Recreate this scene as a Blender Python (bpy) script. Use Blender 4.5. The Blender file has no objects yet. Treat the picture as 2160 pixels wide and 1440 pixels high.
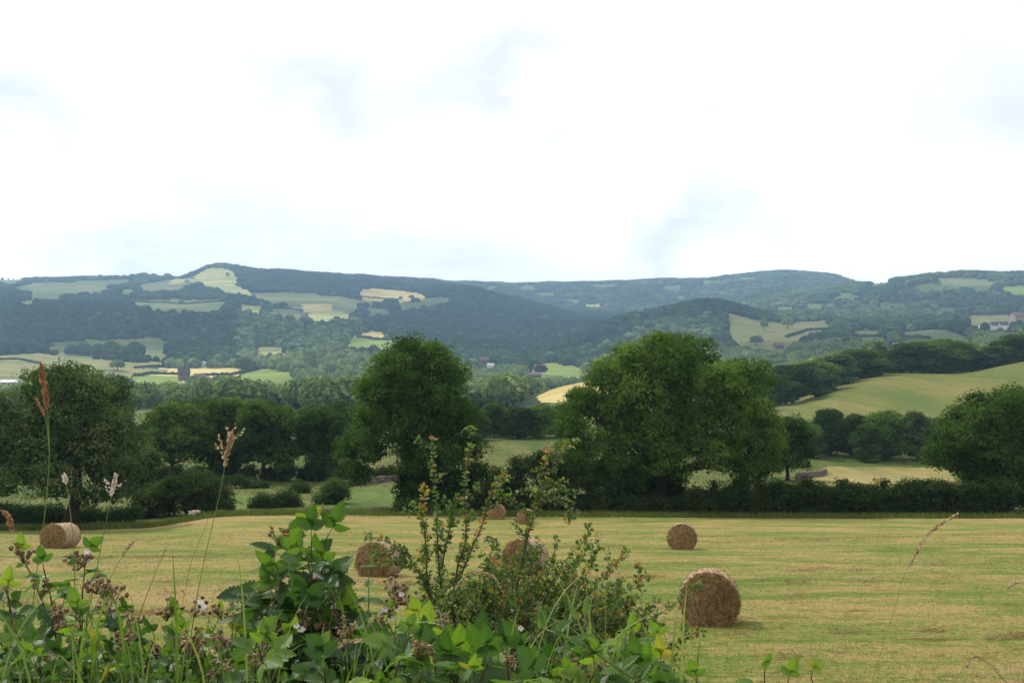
import bpy, math, random
import numpy as np
F, CX, CY = 2120.0, 1080.0, 720.0          # focal length and centre in photo pixels; camera at the origin looking along +Y, level
R = np.random.default_rng(7)
random.seed(7)
scene = bpy.context.scene
COL = scene.collection

def W(u, v, Y):
    return np.array([(u - CX) / F * Y, Y, (CY - v) / F * Y])

# ------------------------------------------------------------------ mesh helpers
class Acc:
    """collects vertices, faces (any size) with one tint per face"""
    def __init__(s): s.v = []; s.f = {}; s.n = 0
    def add(s, v, f, t=0.5, mi=0):
        v = np.asarray(v, np.float32).reshape(-1, 3); f = np.asarray(f, np.int64)
        if len(f) == 0: return
        t = np.broadcast_to(np.asarray(t, np.float32), (len(f),)); 
        s.f.setdefault((f.shape[1], mi), []).append((f + s.n, t)); s.v.append(v); s.n += len(v)
    def mesh(s, name, mats, smooth=False):
        me = bpy.data.meshes.new(name)
        V = np.concatenate(s.v) if s.v else np.zeros((0, 3), np.float32)
        me.vertices.add(len(V)); me.vertices.foreach_set('co', V.ravel())
        loops, starts, tint, mi_, st = [], [], [], [], 0
        for (k, mi), lst in s.f.items():
            f = np.concatenate([a for a, _ in lst]); t = np.concatenate([b for _, b in lst])
            loops.append(f.ravel()); starts.append(st + np.arange(len(f)) * k); st += f.size
            tint.append(t); mi_.append(np.full(len(f), mi, np.int32))
        if loops:
            L = np.concatenate(loops).astype(np.int32); S = np.concatenate(starts).astype(np.int32)
            me.loops.add(len(L)); me.loops.foreach_set('vertex_index', L)
            me.polygons.add(len(S)); me.polygons.foreach_set('loop_start', S)
            me.polygons.foreach_set('material_index', np.concatenate(mi_))
            a = me.attributes.new('tint', 'FLOAT', 'FACE'); a.data.foreach_set('value', np.concatenate(tint))
            me.polygons.foreach_set('use_smooth', np.full(len(S), smooth))
        for m in (mats if isinstance(mats, (list, tuple)) else [mats]): me.materials.append(m)
        me.update(calc_edges=True); me.validate()
        return me

def obj(name, me, parent=None, loc=None, rz=0.0, sc=1.0):
    o = bpy.data.objects.new(name, me); COL.objects.link(o)
    if loc is not None: o.location = [float(c) for c in loc]
    o.rotation_euler = (0, 0, float(rz))
    o.scale = (sc, sc, sc) if np.isscalar(sc) else sc
    if parent is not None: o.parent = parent
    return o

def tag(o, label=None, cat=None, group=None, kind=None):
    if label: o['label'] = label
    if cat: o['category'] = cat
    if group: o['group'] = group
    if kind: o['kind'] = kind
    return o

def tube(acc, pts, rad, k=6, t=0.5, mi=0):
    P = np.asarray(pts, float); n = len(P)
    r = np.interp(np.linspace(0, 1, n), np.linspace(0, 1, len(rad)), rad)
    T = np.gradient(P, axis=0); T /= np.linalg.norm(T, axis=1, keepdims=True) + 1e-9
    ref = np.array([0.31, 0.93, 0.2]); A = np.cross(T, ref); A /= np.linalg.norm(A, axis=1, keepdims=True) + 1e-9
    B = np.cross(T, A)
    a = np.arange(k) / k * 2 * np.pi
    V = P[:, None] + r[:, None, None] * (np.cos(a)[None, :, None] * A[:, None] + np.sin(a)[None, :, None] * B[:, None])
    i = np.arange(n - 1)[:, None] * k; j = np.arange(k)[None]; j2 = (j + 1) % k
    f = np.stack([i + j, i + j2, i + k + j2, i + k + j], -1).reshape(-1, 4)
    acc.add(V.reshape(-1, 3), f, t, mi)
    return P

def wob(a, b, n=8, amp=0.05, sag=0.0):
    a = np.asarray(a, float); b = np.asarray(b, float); s = np.linspace(0, 1, n)[:, None]
    L = np.linalg.norm(b - a)
    d = np.cumsum(R.normal(size=(n, 3)), 0); d -= d[0] + (d[-1] - d[0]) * s
    P = a + (b - a) * s + d * amp * L / math.sqrt(n)
    P[:, 2] += sag * L * (s[:, 0] * (1 - s[:, 0])) * 4
    return P

def bez(p0, p1, p2, n=12):
    s = np.linspace(0, 1, n)[:, None]
    return (1 - s) ** 2 * np.asarray(p0) + 2 * s * (1 - s) * np.asarray(p1) + s * s * np.asarray(p2)

def box(acc, c, s, t=0.5, mi=0, rz=0.0):
    c = np.asarray(c, float); s = np.asarray(s, float) / 2
    V = np.array([[x, y, z] for z in (-1, 1) for y in (-1, 1) for x in (-1, 1)]) * s
    ca, sa = math.cos(rz), math.sin(rz)
    V = np.stack([V[:, 0] * ca - V[:, 1] * sa, V[:, 0] * sa + V[:, 1] * ca, V[:, 2]], 1) + c
    acc.add(V, [[0, 2, 3, 1], [4, 5, 7, 6], [0, 1, 5, 4], [2, 6, 7, 3], [0, 4, 6, 2], [1, 3, 7, 5]], t, mi)

def unit(n):
    d = R.normal(size=(n, 3)); return d / np.linalg.norm(d, axis=1, keepdims=True)

def leaves(acc, P, N, size, t, mi=0, asp=0.55):
    """rhombic leaves at P facing N"""
    n = len(P); N = N / (np.linalg.norm(N, axis=1, keepdims=True) + 1e-9)
    A = np.cross(N, unit(n)); A /= np.linalg.norm(A, axis=1, keepdims=True) + 1e-9
    B = np.cross(N, A); s = np.broadcast_to(size, (n,))[:, None] * 0.5
    V = np.stack([P - A * s, P - B * s * asp + A * s * .1, P + A * s, P + B * s * asp + A * s * .1], 1)
    acc.add(V.reshape(-1, 3), np.arange(4 * n).reshape(n, 4), t, mi)

def noise3(P, s, seed=0):
    """cheap smooth noise, sum of sines"""
    r = np.random.default_rng(seed); o = 0
    for k in range(7):
        w = r.normal(size=P.shape[1]) * s * (1 + .35 * k); o = o + np.sin(P @ w + r.uniform(0, 6.28)) / (1 + .3 * k)
    return o / 2.6

# ------------------------------------------------------------------ materials
def mat(name):
    m = bpy.data.materials.new(name); m.use_nodes = True; nt = m.node_tree; nt.nodes.clear()
    out = nt.nodes.new('ShaderNodeOutputMaterial'); return m, nt, out
def nd(nt, t, **k):
    n = nt.nodes.new('ShaderNode' + t)
    for a, b in k.items():
        if a.startswith('i_'): n.inputs[a[2:].replace('_', ' ')].default_value = b
        else: setattr(n, a, b)
    return n
def lk(nt, a, b): nt.links.new(a, b)
def ramp(nt, fac, stops, interp='LINEAR'):
    n = nd(nt, 'ValToRGB'); cr = n.color_ramp; cr.interpolation = interp
    while len(cr.elements) < len(stops): cr.elements.new(0.5)
    for e, (p, c) in zip(cr.elements, stops): e.position = p; e.color = (*c, 1)
    lk(nt, fac, n.inputs['Fac']); return n.outputs['Color']
def noise(nt, scale, detail=4, vec=None, rough=0.55, dist=0.0):
    n = nd(nt, 'TexNoise'); n.inputs['Scale'].default_value = scale; n.inputs['Detail'].default_value = detail
    n.inputs['Roughness'].default_value = rough; n.inputs['Distortion'].default_value = dist
    if vec is not None: lk(nt, vec, n.inputs['Vector'])
    return n.outputs['Fac']
def mapping(nt, sc=(1, 1, 1), rot=(0, 0, 0), loc=(0, 0, 0)):
    tc = nd(nt, 'TexCoord'); g = nd(nt, 'NewGeometry'); m = nd(nt, 'Mapping')
    m.inputs['Scale'].default_value = sc; m.inputs['Rotation'].default_value = rot; m.inputs['Location'].default_value = loc
    lk(nt, g.outputs['Position'], m.inputs['Vector']); return m.outputs['Vector']
def mix(nt, f, a, b, mode='MIX'):
    n = nd(nt, 'Mix', data_type='RGBA', blend_type=mode)
    for s, x in ((n.inputs[0], f), (n.inputs[6], a), (n.inputs[7], b)):
        if isinstance(x, (int, float)): s.default_value = x
        elif isinstance(x, tuple): s.default_value = (*x, 1)
        else: lk(nt, x, s)
    return n.outputs[2]
def mth(nt, op, a, b=0.0, clamp=False):
    n = nd(nt, 'Math', operation=op, use_clamp=clamp)
    for s, x in ((n.inputs[0], a), (n.inputs[1], b)):
        if isinstance(x, (int, float)): s.default_value = x
        else: lk(nt, x, s)
    return n.outputs[0]

def foliage_mat(name, dark, mid, light, trans=0.3, nscale=0.25, gloss=0.0, tcol=None, rough=0.5):
    m, nt, out = mat(name)
    at = nd(nt, 'Attribute', attribute_name='tint'); oi = nd(nt, 'ObjectInfo')
    n1 = noise(nt, nscale, 3, mapping(nt))
    f = mth(nt, 'ADD', mth(nt, 'MULTIPLY', at.outputs['Fac'], .62), mth(nt, 'MULTIPLY', n1, .38))
    f = mth(nt, 'ADD', f, mth(nt, 'MULTIPLY', mth(nt, 'SUBTRACT', oi.outputs['Random'], .5), .22))
    c = ramp(nt, f, [(0.18, dark), (0.5, mid), (0.85, light)])
    d = nd(nt, 'BsdfPrincipled'); lk(nt, c, d.inputs['Base Color']); d.inputs['Roughness'].default_value = rough
    d.inputs['Specular IOR Level'].default_value = gloss
    t = nd(nt, 'BsdfTranslucent'); tc = mix(nt, 1.0, c, tcol or (1.35, 1.45, .85), 'MULTIPLY'); lk(nt, tc, t.inputs['Color'])
    ms = nd(nt, 'MixShader'); ms.inputs[0].default_value = trans
    lk(nt, d.outputs[0], ms.inputs[1]); lk(nt, t.outputs[0], ms.inputs[2]); lk(nt, ms.outputs[0], out.inputs['Surface'])
    return m

def plain_mat(name, c1, c2, scale=3.0, rough=0.85, spec=0.2, bump=0.0, stretch=(1, 1, 1), detail=5):
    m, nt, out = mat(name)
    tc = nd(nt, 'TexCoord'); mp = nd(nt, 'Mapping'); mp.inputs['Scale'].default_value = stretch
    lk(nt, tc.outputs['Object'], mp.inputs['Vector'])
    n = noise(nt, scale, detail, mp.outputs['Vector']); at = nd(nt, 'Attribute', attribute_name='tint')
    f = mth(nt, 'ADD', mth(nt, 'MULTIPLY', n, .7), mth(nt, 'MULTIPLY', at.outputs['Fac'], .3))
    c = ramp(nt, f, [(.3, c1), (.7, c2)])
    d = nd(nt, 'BsdfPrincipled'); lk(nt, c, d.inputs['Base Color']); d.inputs['Roughness'].default_value = rough
    d.inputs['Specular IOR Level'].default_value = spec
    if bump:
        b = nd(nt, 'Bump'); b.inputs['Strength'].default_value = bump; b.inputs['Distance'].default_value = .05
        lk(nt, n, b.inputs['Height']); lk(nt, b.outputs[0], d.inputs['Normal'])
    lk(nt, d.outputs[0], out.inputs['Surface']); return m

def grass_mat(name, c1, c2, c3, sc=(.05, .35, .3), fine=6.0, amt=.5, sp=.1):
    """field surface: broad patches c1..c3 stretched along the mowing direction, fine blades speckle"""
    m, nt, out = mat(name)
    v = mapping(nt, sc); n1 = noise(nt, 1.0, 5, v, .6, .6)
    n2 = noise(nt, fine, 3, mapping(nt, (.45, 1, 1)), .7)
    f = mth(nt, 'ADD', n1, mth(nt, 'MULTIPLY', mth(nt, 'SUBTRACT', n2, .5), amt))
    c = ramp(nt, f, [(.36, c1), (.52, c2), (.66, c3)])
    d = nd(nt, 'BsdfPrincipled'); lk(nt, c, d.inputs['Base Color']); d.inputs['Roughness'].default_value = .95
    d.inputs['Specular IOR Level'].default_value = sp
    b = nd(nt, 'Bump'); b.inputs['Strength'].default_value = .6; b.inputs['Distance'].default_value = .06
    lk(nt, n2, b.inputs['Height']); lk(nt, b.outputs[0], d.inputs['Normal'])
    lk(nt, d.outputs[0], out.inputs['Surface']); return m

M = {}
M['ash'] = foliage_mat('ash foliage', (.026, .056, .012), (.064, .118, .024), (.16, .235, .05), .36, .3)
M['willow'] = foliage_mat('grey willow foliage', (.028, .052, .017), (.058, .095, .033), (.13, .17, .065), .32, .35)
M['oak'] = foliage_mat('oak foliage', (.024, .048, .012), (.054, .10, .023), (.15, .215, .055), .33, .35)
M['hedge'] = foliage_mat('hedge foliage', (.020, .036, .011), (.038, .062, .018), (.085, .115, .038), .28, .5)
M['valley'] = foliage_mat('valley foliage', (.03, .06, .02), (.105, .16, .055), (.24, .29, .125), .28, .02)
M['far'] = foliage_mat('far wood foliage', (.012, .027, .014), (.042, .074, .03), (.18, .23, .10), .15, .008)
M['copper'] = foliage_mat('copper beech foliage', (.03, .012, .012), (.05, .02, .02), (.08, .03, .03), .2, .05)
M['bark'] = plain_mat('tree bark', (.02, .015, .01), (.06, .045, .03), 6, .95, .1, .6, (1, 1, .3))

# ------------------------------------------------------------------ terrain
def pchip(xk, yk, xq):
    xk = np.asarray(xk, float); yk = np.asarray(yk, float)
    if yk.ndim == 1: yk = yk[:, None]; sq = True
    else: sq = False
    h = np.diff(xk)[:, None]; d = np.diff(yk, axis=0) / h
    m = np.zeros_like(yk); m[0] = d[0]; m[-1] = d[-1]
    s = d[:-1] * d[1:] > 0; w1 = 2 * h[1:] + h[:-1]; w2 = h[1:] + 2 * h[:-1]
    with np.errstate(divide='ignore', invalid='ignore'): hm = (w1 + w2) / (w1 / d[:-1] + w2 / d[1:])
    m[1:-1] = np.where(s, hm, 0)
    xq = np.clip(xq, xk[0], xk[-1]); i = np.clip(np.searchsorted(xk, xq) - 1, 0, len(xk) - 2)
    t = ((xq - xk[i]) / (xk[i + 1] - xk[i]))[:, None]; hh = h[i]
    o = (2*t**3-3*t**2+1)*yk[i] + (t**3-2*t**2+t)*hh*m[i] + (-2*t**3+3*t**2)*yk[i+1] + (t**3-t**2)*hh*m[i+1]
    return o[:, 0] if sq else o

ROWS = [(Y, [(-1300, 1016 + 6797 / Y), (3500, 1016 + 6797 / Y)]) for Y in (3, 5, 8, 12, 18, 28, 40, 50)] + [
 (64, [(-1300,1130),(0,1128),(300,1126),(500,1118),(1100,1116),(3500,1116)]),
 (77, [(-1300,1110),(0,1110),(300,1107),(480,1090),(700,1088),(1100,1092),(2160,1095),(3500,1095)]),
 (95, [(-1300,1080),(0,1078),(480,1062),(850,1056),(1350,1062),(3500,1070)]),
 (130, [(-1300,1020),(0,1015),(500,1010),(960,1008),(1660,1013),(2160,1020),(3500,1020)]),
 (190, [(-1300,955),(480,950),(900,938),(1080,932),(1400,950),(1650,978),(2160,985),(3500,985)]),
 (280, [(-1300,905),(480,905),(1100,885),(1650,872),(2160,866),(3500,850)]),
 (420, [(-1300,866),(700,868),(1100,862),(1220,844),(1350,835),(1500,845),(1650,848),(1780,802),(1900,787),(2000,788),(2160,764),(2600,720),(3500,690)]),
 (600, [(-1300,856),(700,860),(1000,855),(1100,840),(1220,810),(1350,797),(1500,800),(1650,825),(1810,815),(2160,785),(2600,750),(3500,720)]),
 (900, [(-1300,838),(480,842),(960,845),(1220,838),(1500,820),(1810,785),(2160,762),(2600,740),(3500,720)]),
 (1200, [(-1300,804),(0,810),(480,812),(850,810),(1100,820),(1220,818),(1350,802),(1500,790),(1650,780),(1810,757),(2160,727),(3500,700)]),
 (1500, [(-1300,740),(0,757),(200,767),(480,779),(700,762),(850,767),(960,787),(1100,792),(1220,787),(1350,772),(1650,746),(1810,731),(2160,702),(3500,670)]),
 (1900, [(-1300,710),(0,722),(480,735),(700,729),(850,722),(960,752),(1100,762),(1220,752),(1350,718),(1500,694),(1650,702),(2160,682),(3500,650)]),
 (2300, [(-1300,640),(0,657),(200,657),(480,672),(700,692),(850,702),(960,717),(1100,728),(1220,708),(1350,666),(1500,641),(1650,674),(1810,677),(2160,657),(3500,630)]),
 (2800, [(-1300,610),(0,630),(200,640),(480,646),(700,656),(850,668),(960,676),(1100,692),(1220,690),(1350,690),(1500,668),(1810,656),(2160,627),(3500,600)]),
 (3500, [(-1300,590),(0,604),(200,607),(480,606),(700,612),(850,619),(960,609),(1100,640),(1220,669),(1350,672),(1500,656),(1650,626),(1810,604),(1900,592),(2000,584),(2160,580),(2600,575),(3500,570)]),
 (4200, [(-1300,590),(0,594),(280,590),(380,588),(420,577),(440,570),(470,564),(520,569),(600,574),(700,582),(850,593),(960,610),(1100,640),(1220,656),(1350,650),(1500,640),(1650,612),(1810,612),(2160,600),(3500,600)]),
 (5500, [(-1300,600),(480,600),(960,600),(1100,603),(1220,601),(1350,595),(1500,591),(1600,581),(1660,577),(1750,585),(1810,602),(2160,605),(3500,610)]),
 (6500, [(-1300,640),(3500,640)])]
KY = np.array([r[0] for r in ROWS], float)
UG = np.arange(-1000, 3165, 5.0); YG = np.exp(np.arange(math.log(3), math.log(6400), .0125))
Vk = np.stack([pchip([p[0] for p in r[1]], [p[1] for p in r[1]], UG) for r in ROWS])      # rows x columns
Zk = (CY - Vk) / F * KY[:, None]
ZG = pchip(np.log(KY), Zk, np.log(YG))                                                      # (nY, nU)
XX = (UG[None] - CX) / F * YG[:, None]; YY = np.repeat(YG[:, None], len(UG), 1)
P2 = np.stack([XX, YY], -1).reshape(-1, 2)
amp = np.clip((YY - 500) / 2500, 0, 1) * 9 + np.clip((YY - 90) / 300, 0, 1) * .8
ZG = ZG + noise3(P2, .006, 3).reshape(ZG.shape) * amp * .6 + noise3(P2, .02, 4).reshape(ZG.shape) * amp * .25
ZG = ZG + np.clip((YY - 12) / 20, 0, 1) * np.clip((90 - YY) / 20, 0, 1) * noise3(P2, .25, 5).reshape(ZG.shape) * .05
VG = CY - ZG / YY * F
HOR = np.minimum.accumulate(VG, axis=0)                                                     # nearest ground hides what lies lower
def gz(x, y):
    x = np.asarray(x, float); y = np.asarray(y, float)
    u = (CX + x / y * F - UG[0]) / 5.0; w = (np.log(y) - math.log(3)) / .0125
    u = np.clip(u, 0, len(UG) - 1.001); w = np.clip(w, 0, len(YG) - 1.001)
    i = u.astype(int); j = w.astype(int); a = u - i; b = w - j
    return ZG[j, i] * (1-a)*(1-b) + ZG[j, i+1]*a*(1-b) + ZG[j+1, i]*(1-a)*b + ZG[j+1, i+1]*a*b
def G(u, Y):
    """ground point in photo column u at depth Y"""
    x = (u - CX) / F * Y; return np.array([x, Y, float(gz(x, Y))])
def hit(u, v, ymin=3, ymax=6300):
    """first ground point seen at photo pixel (u, v)"""
    i = int(round((u - UG[0]) / 5)); c = VG[:, i]
    for k in range(1, len(YG)):
        if YG[k] >= ymin and YG[k] <= ymax and c[k] <= v: return G(u, float(YG[k]))
    return G(u, ymax)
def inpoly(u, v, poly):
    ins = np.zeros(np.shape(u), bool); n = len(poly)
    for a in range(n):
        x1, y1 = poly[a]; x2, y2 = poly[a - 1]
        c = ((y1 > v) != (y2 > v)) & (u < (x2 - x1) * (v - y1) / (y2 - y1 + 1e-9) + x1)
        ins ^= c
    return ins
# far fields: class, outline in photo pixels, depth range
FIELDS = [
 ('green_slope', [(470,1040),(600,1052),(700,1062),(745,1030),(800,1026),(862,1034),(870,1090),(470,1092)], 78, 124),
 ('dry_field', [(1675,1022),(1700,1002),(1745,984),(1990,988),(2030,1030),(1675,1036)], 122, 196),
 ('sloping_field', [(1630,885),(1648,846),(1780,796),(1900,782),(2000,784),(2160,758),(3000,670),(3000,890)], 256, 428),
 ('barley_field', [(268,782),(350,777),(500,776),(518,783),(500,792),(380,793),(268,793)], 900, 1700),
 ('meadow', [(268,794),(378,794),(384,810),(290,812),(268,806)], 900, 1500),
 ('meadow', [(505,791),(535,779),(580,779),(618,790),(614,806),(560,804),(510,799)], 900, 1700),
 ('pasture', [(-900,752),(0,750),(80,746),(180,755),(262,764),(268,793),(200,786),(60,806),(-900,806)], 900, 1800),
 ('pasture', [(262,764),(345,765),(355,770),(300,778),(262,781)], 1200, 1850),
 ('hill_pasture', [(95,722),(345,713),(348,748),(280,742),(140,744)], 1400, 2300),
 ('hill_pasture', [(262,632),(470,633),(482,640),(440,654),(350,654),(290,642)], 2200, 3300),
 ('hill_pasture', [(20,610),(60,597),(120,596),(240,600),(200,614),(100,618)], 2600, 4300),
 ('hill_pasture', [(290,600),(370,588),(400,600),(350,612),(300,610)], 3000, 4400),
 ('dry_meadow', [(352,592),(380,582),(392,590),(360,596)], 3300, 4500),
 ('dry_meadow', [(392,590),(430,572),(455,566),(478,566),(500,585),(490,600),(530,612),(528,624),(480,612),(440,600)], 3000, 4500),
 ('hill_pasture', [(530,620),(600,616),(660,620),(735,630),(738,644),(700,652),(640,648),(590,638),(545,630)], 2700, 4000),
 ('stubble_field', [(630,641),(700,644),(700,652),(640,652)], 2400, 3300),
 ('stubble_field', [(758,612),(800,609),(850,613),(897,621),(893,628),(840,633),(762,628)], 3000, 4300),
 ('hill_pasture', [(880,634),(955,626),(955,632),(890,642)], 2800, 4200),
 ('stubble_field', [(745,702),(800,700),(832,712),(800,716),(745,712)], 1700, 2500),
 ('meadow', [(735,713),(800,717),(830,716),(825,728),(735,728)], 1500, 2400),
 ('dry_meadow', [(540,730),(605,733),(600,744),(545,742)], 1400, 2200),
 ('rough_pasture', [(1533,658),(1590,674),(1640,680),(1752,676),(1752,690),(1700,698),(1660,728),(1610,736),(1565,726),(1540,700)], 1300, 2400),
 ('stubble_field', [(1550,625),(1598,630),(1600,638),(1570,634)], 2300, 3600),
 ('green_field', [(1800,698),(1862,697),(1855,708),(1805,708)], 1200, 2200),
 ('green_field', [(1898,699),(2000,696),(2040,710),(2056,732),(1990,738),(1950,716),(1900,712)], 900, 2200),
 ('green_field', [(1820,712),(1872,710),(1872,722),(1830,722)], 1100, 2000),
 ('rough_pasture', [(2042,668),(2300,655),(2300,672),(2160,676),(2048,684)], 1500, 2600),
 ('hill_pasture', [(1975,586),(2040,586),(2095,591),(2080,602),(1990,600)], 2900, 3900),
 ('meadow', [(2108,603),(2200,606),(2200,622),(2130,619)], 2300, 3700),
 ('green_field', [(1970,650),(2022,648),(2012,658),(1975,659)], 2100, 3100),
 ('hill_pasture', [(1640,645),(1680,648),(1660,656),(1640,654)], 2400, 3500),
 ('meadow', [(1112,770),(1160,766),(1250,778),(1200,792),(1130,786)], 1200, 2000),
 ('stubble_field', [(1128,838),(1170,818),(1236,804),(1330,797),(1400,850),(1140,850)], 430, 800),
 ('hill_pasture', [(1095,603),(1130,604),(1125,608),(1095,608)], 4300, 6000),
 ('hill_pasture', [(1190,628),(1222,632),(1215,636),(1190,633)], 4200, 6000),
 ('hill_pasture', [(1395,606),(1440,602),(1440,606),(1400,610)], 4300, 6000),
] + [(n_, p_, 2300, 6100) for n_, p_ in (
 ('hill_pasture', [(150,593),(250,590),(300,594),(240,600),(150,600)]), ('hill_pasture', [(700,640),(742,642),(762,650),(720,656)]),
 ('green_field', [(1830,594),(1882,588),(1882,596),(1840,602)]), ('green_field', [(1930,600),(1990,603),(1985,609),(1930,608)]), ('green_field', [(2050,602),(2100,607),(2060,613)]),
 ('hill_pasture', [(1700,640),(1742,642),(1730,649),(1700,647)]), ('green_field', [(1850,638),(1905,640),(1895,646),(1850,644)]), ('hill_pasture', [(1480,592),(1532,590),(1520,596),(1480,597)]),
 ('hill_pasture', [(1560,586),(1602,584),(1592,590),(1560,591)]), ('hill_pasture', [(1250,601),(1302,599),(1300,604),(1250,605)]), ('hill_pasture', [(1130,618),(1172,616),(1165,623),(1132,623)]),
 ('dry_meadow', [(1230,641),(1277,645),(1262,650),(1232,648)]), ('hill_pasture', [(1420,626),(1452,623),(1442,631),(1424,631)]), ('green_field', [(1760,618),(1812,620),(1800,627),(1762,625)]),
 ('hill_pasture', [(560,650),(622,654),(645,668),(590,666)]), ('dry_meadow', [(645,656),(722,658),(742,668),(660,670)]), ('hill_pasture', [(700,624),(762,633),(800,641),(735,640)]),
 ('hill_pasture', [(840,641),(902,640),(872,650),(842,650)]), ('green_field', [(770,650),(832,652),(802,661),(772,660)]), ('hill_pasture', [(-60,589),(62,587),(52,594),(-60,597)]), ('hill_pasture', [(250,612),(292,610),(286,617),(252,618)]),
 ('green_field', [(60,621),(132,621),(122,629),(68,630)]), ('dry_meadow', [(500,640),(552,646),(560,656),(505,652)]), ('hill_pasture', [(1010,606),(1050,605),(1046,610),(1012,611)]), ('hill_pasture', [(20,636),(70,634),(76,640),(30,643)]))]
cls = ['field', 'woodland_floor'] + sorted({f[0] for f in FIELDS})
def cover(x, y, z):
    u = CX + x / y * F; v = CY - z / y * F
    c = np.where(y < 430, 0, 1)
    for k, (n, poly, y0, y1) in enumerate(FIELDS):
        m = (inpoly(u, v, poly) | inpoly(u, v - 9.5 / y * F, poly)) & (y > y0) & (y < y1); c = np.where(m, 10 + k, c)
    return c
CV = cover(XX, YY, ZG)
HAZE, EXPO = 0.00013, 0.10
# terrain split along its field edges into sheets that share their borders
GM = {
 'hay_field': None,
 'field': grass_mat('pasture ground', (.045, .078, .016), (.080, .102, .025), (.135, .12, .042), (.11, .025, .1), 1.8, .9),
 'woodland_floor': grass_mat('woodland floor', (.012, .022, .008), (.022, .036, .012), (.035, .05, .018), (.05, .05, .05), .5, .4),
 'barley_field': grass_mat('ripe barley', (.42, .34, .13), (.50, .42, .18), (.56, .48, .24), (.01, .06, .05), .6, .3),
 'green_field': grass_mat('shaded green hill field', (.05, .085, .022), (.075, .115, .03), (.11, .13, .04), (.03, .04, .05), .5, .4),  # darker than the meadows: shade on the right-hand hill put into the colour
 'green_slope': grass_mat('green slope', (.055, .095, .018), (.082, .12, .026), (.12, .14, .036), (.18, .06, .1), 2, .6),
 'dry_field': grass_mat('dry field', (.13, .13, .04), (.21, .18, .065), (.28, .225, .095), (.2, .04, .1), 2.5, .5),
 'sloping_field': grass_mat('sloping field', (.068, .10, .02), (.112, .125, .03), (.16, .14, .044), (.07, .012, .1), 1.6, .9),
 'meadow': grass_mat('bright meadow', (.11, .17, .028), (.16, .22, .04), (.22, .26, .06), (.01, .04, .05), .5, .3),
 'pasture': grass_mat('valley pasture', (.12, .14, .045), (.19, .19, .07), (.26, .24, .10), (.008, .04, .05), .4, .3),
 'hill_pasture': grass_mat('hill pasture', (.06, .095, .032), (.11, .14, .05), (.19, .19, .075), (.006, .02, .05), .2, .3),
 'dry_meadow': grass_mat('dry meadow', (.18, .22, .07), (.29, .30, .12), (.40, .38, .18), (.006, .02, .05), .2, .3),
 'stubble_field': grass_mat('stubble', (.30, .25, .08), (.40, .33, .13), (.50, .42, .20), (.01, .03, .05), .4, .3),
 'rough_pasture': grass_mat('rough pasture', (.085, .10, .03), (.13, .135, .045), (.20, .18, .07), (.015, .05, .05), .4, .3),
}
# the mown field: tan and green swathes along X
def hay_mat():
    m, nt, out = mat('mown hay field')
    big = noise(nt, 1.0, 5, mapping(nt, (.085, .20, .3), (0, 0, .12)), .62, 1.4)
    big2 = noise(nt, 1.0, 5, mapping(nt, (.14, .48, .3), (0, 0, -.05), (7, 3, 0)), .68, 1.1)
    med = noise(nt, 1.0, 7, mapping(nt, (.7, 1.5, 1), (0, 0, .2), (3, 9, 0)), .74, 1.2)
    fin = noise(nt, 6.0, 6, mapping(nt, (.8, 1.0, 1)), .85)
    f = mth(nt, 'ADD', mth(nt, 'MULTIPLY', big, .60), mth(nt, 'MULTIPLY', big2, .36))
    f = mth(nt, 'ADD', f, mth(nt, 'MULTIPLY', med, .34))
    f = mth(nt, 'ADD', f, mth(nt, 'MULTIPLY', mth(nt, 'SUBTRACT', fin, .5), .75))
    c = ramp(nt, f, [(.47, (.060, .118, .017)), (.59, (.118, .165, .031)), (.67, (.215, .19, .06)), (.75, (.33, .23, .105)), (.88, (.14, .08, .038))])
    cl = noise(nt, 1.0, 4, mapping(nt, (.7, 2.2, 1), (0, 0, .1), (1, 2, 0)), .7, 1.0)
    sp = ramp(nt, cl, [(.57, (1, 1, 1)), (.66, (.55, .40, .28))])
    c = mix(nt, .8, c, sp, 'MULTIPLY')
    d = nd(nt, 'BsdfPrincipled'); lk(nt, c, d.inputs['Base Color']); d.inputs['Roughness'].default_value = .95
    d.inputs['Specular IOR Level'].default_value = .1
    b = nd(nt, 'Bump'); b.inputs['Strength'].default_value = .8; b.inputs['Distance'].default_value = .12
    lk(nt, mth(nt, 'ADD', mth(nt, 'MULTIPLY', med, .7), mth(nt, 'MULTIPLY', fin, .5)), b.inputs['Height']); lk(nt, b.outputs[0], d.inputs['Normal'])
    lk(nt, d.outputs[0], out.inputs['Surface']); return m
GM['hay_field'] = hay_mat()
nY, nU = ZG.shape
VV = np.stack([XX, YY, ZG], -1).reshape(-1, 3)
iy, iu = np.meshgrid(np.arange(nY - 1), np.arange(nU - 1), indexing='ij')
quads = np.stack([iy*nU+iu, iy*nU+iu+1, (iy+1)*nU+iu+1, (iy+1)*nU+iu], -1)
fc = CV[:-1, :-1].copy()
EDGE = np.interp(UG[:-1] + 2.5, [-1000, 0, 300, 420, 500, 3200], [72, 72, 73, 77, 78.5, 78])   # far edge of the mown field
fc = np.where((YG[:-1, None] < EDGE[None]) , 5, fc)
keep = (np.abs(XX[:-1, :-1]) < 5200)
def sheet(name, mask, m, label):
    q = quads[mask & keep].reshape(-1, 4)
    if len(q) == 0: return
    ids, inv = np.unique(q, return_inverse=True); a = Acc(); a.add(VV[ids], inv.reshape(-1, 4), .5)
    return tag(obj(name, a.mesh(name, m, True)), label, None, None, 'structure')
sheet('hay_field', fc == 5, GM['hay_field'], 'mown hay field with tan and green swathes')
sheet('grassland', fc == 0, GM['field'], 'rough pasture slopes beyond the hay field')
sheet('woodland_floor', fc == 1, GM['woodland_floor'], 'dark ground under the woods of the valley')
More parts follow.
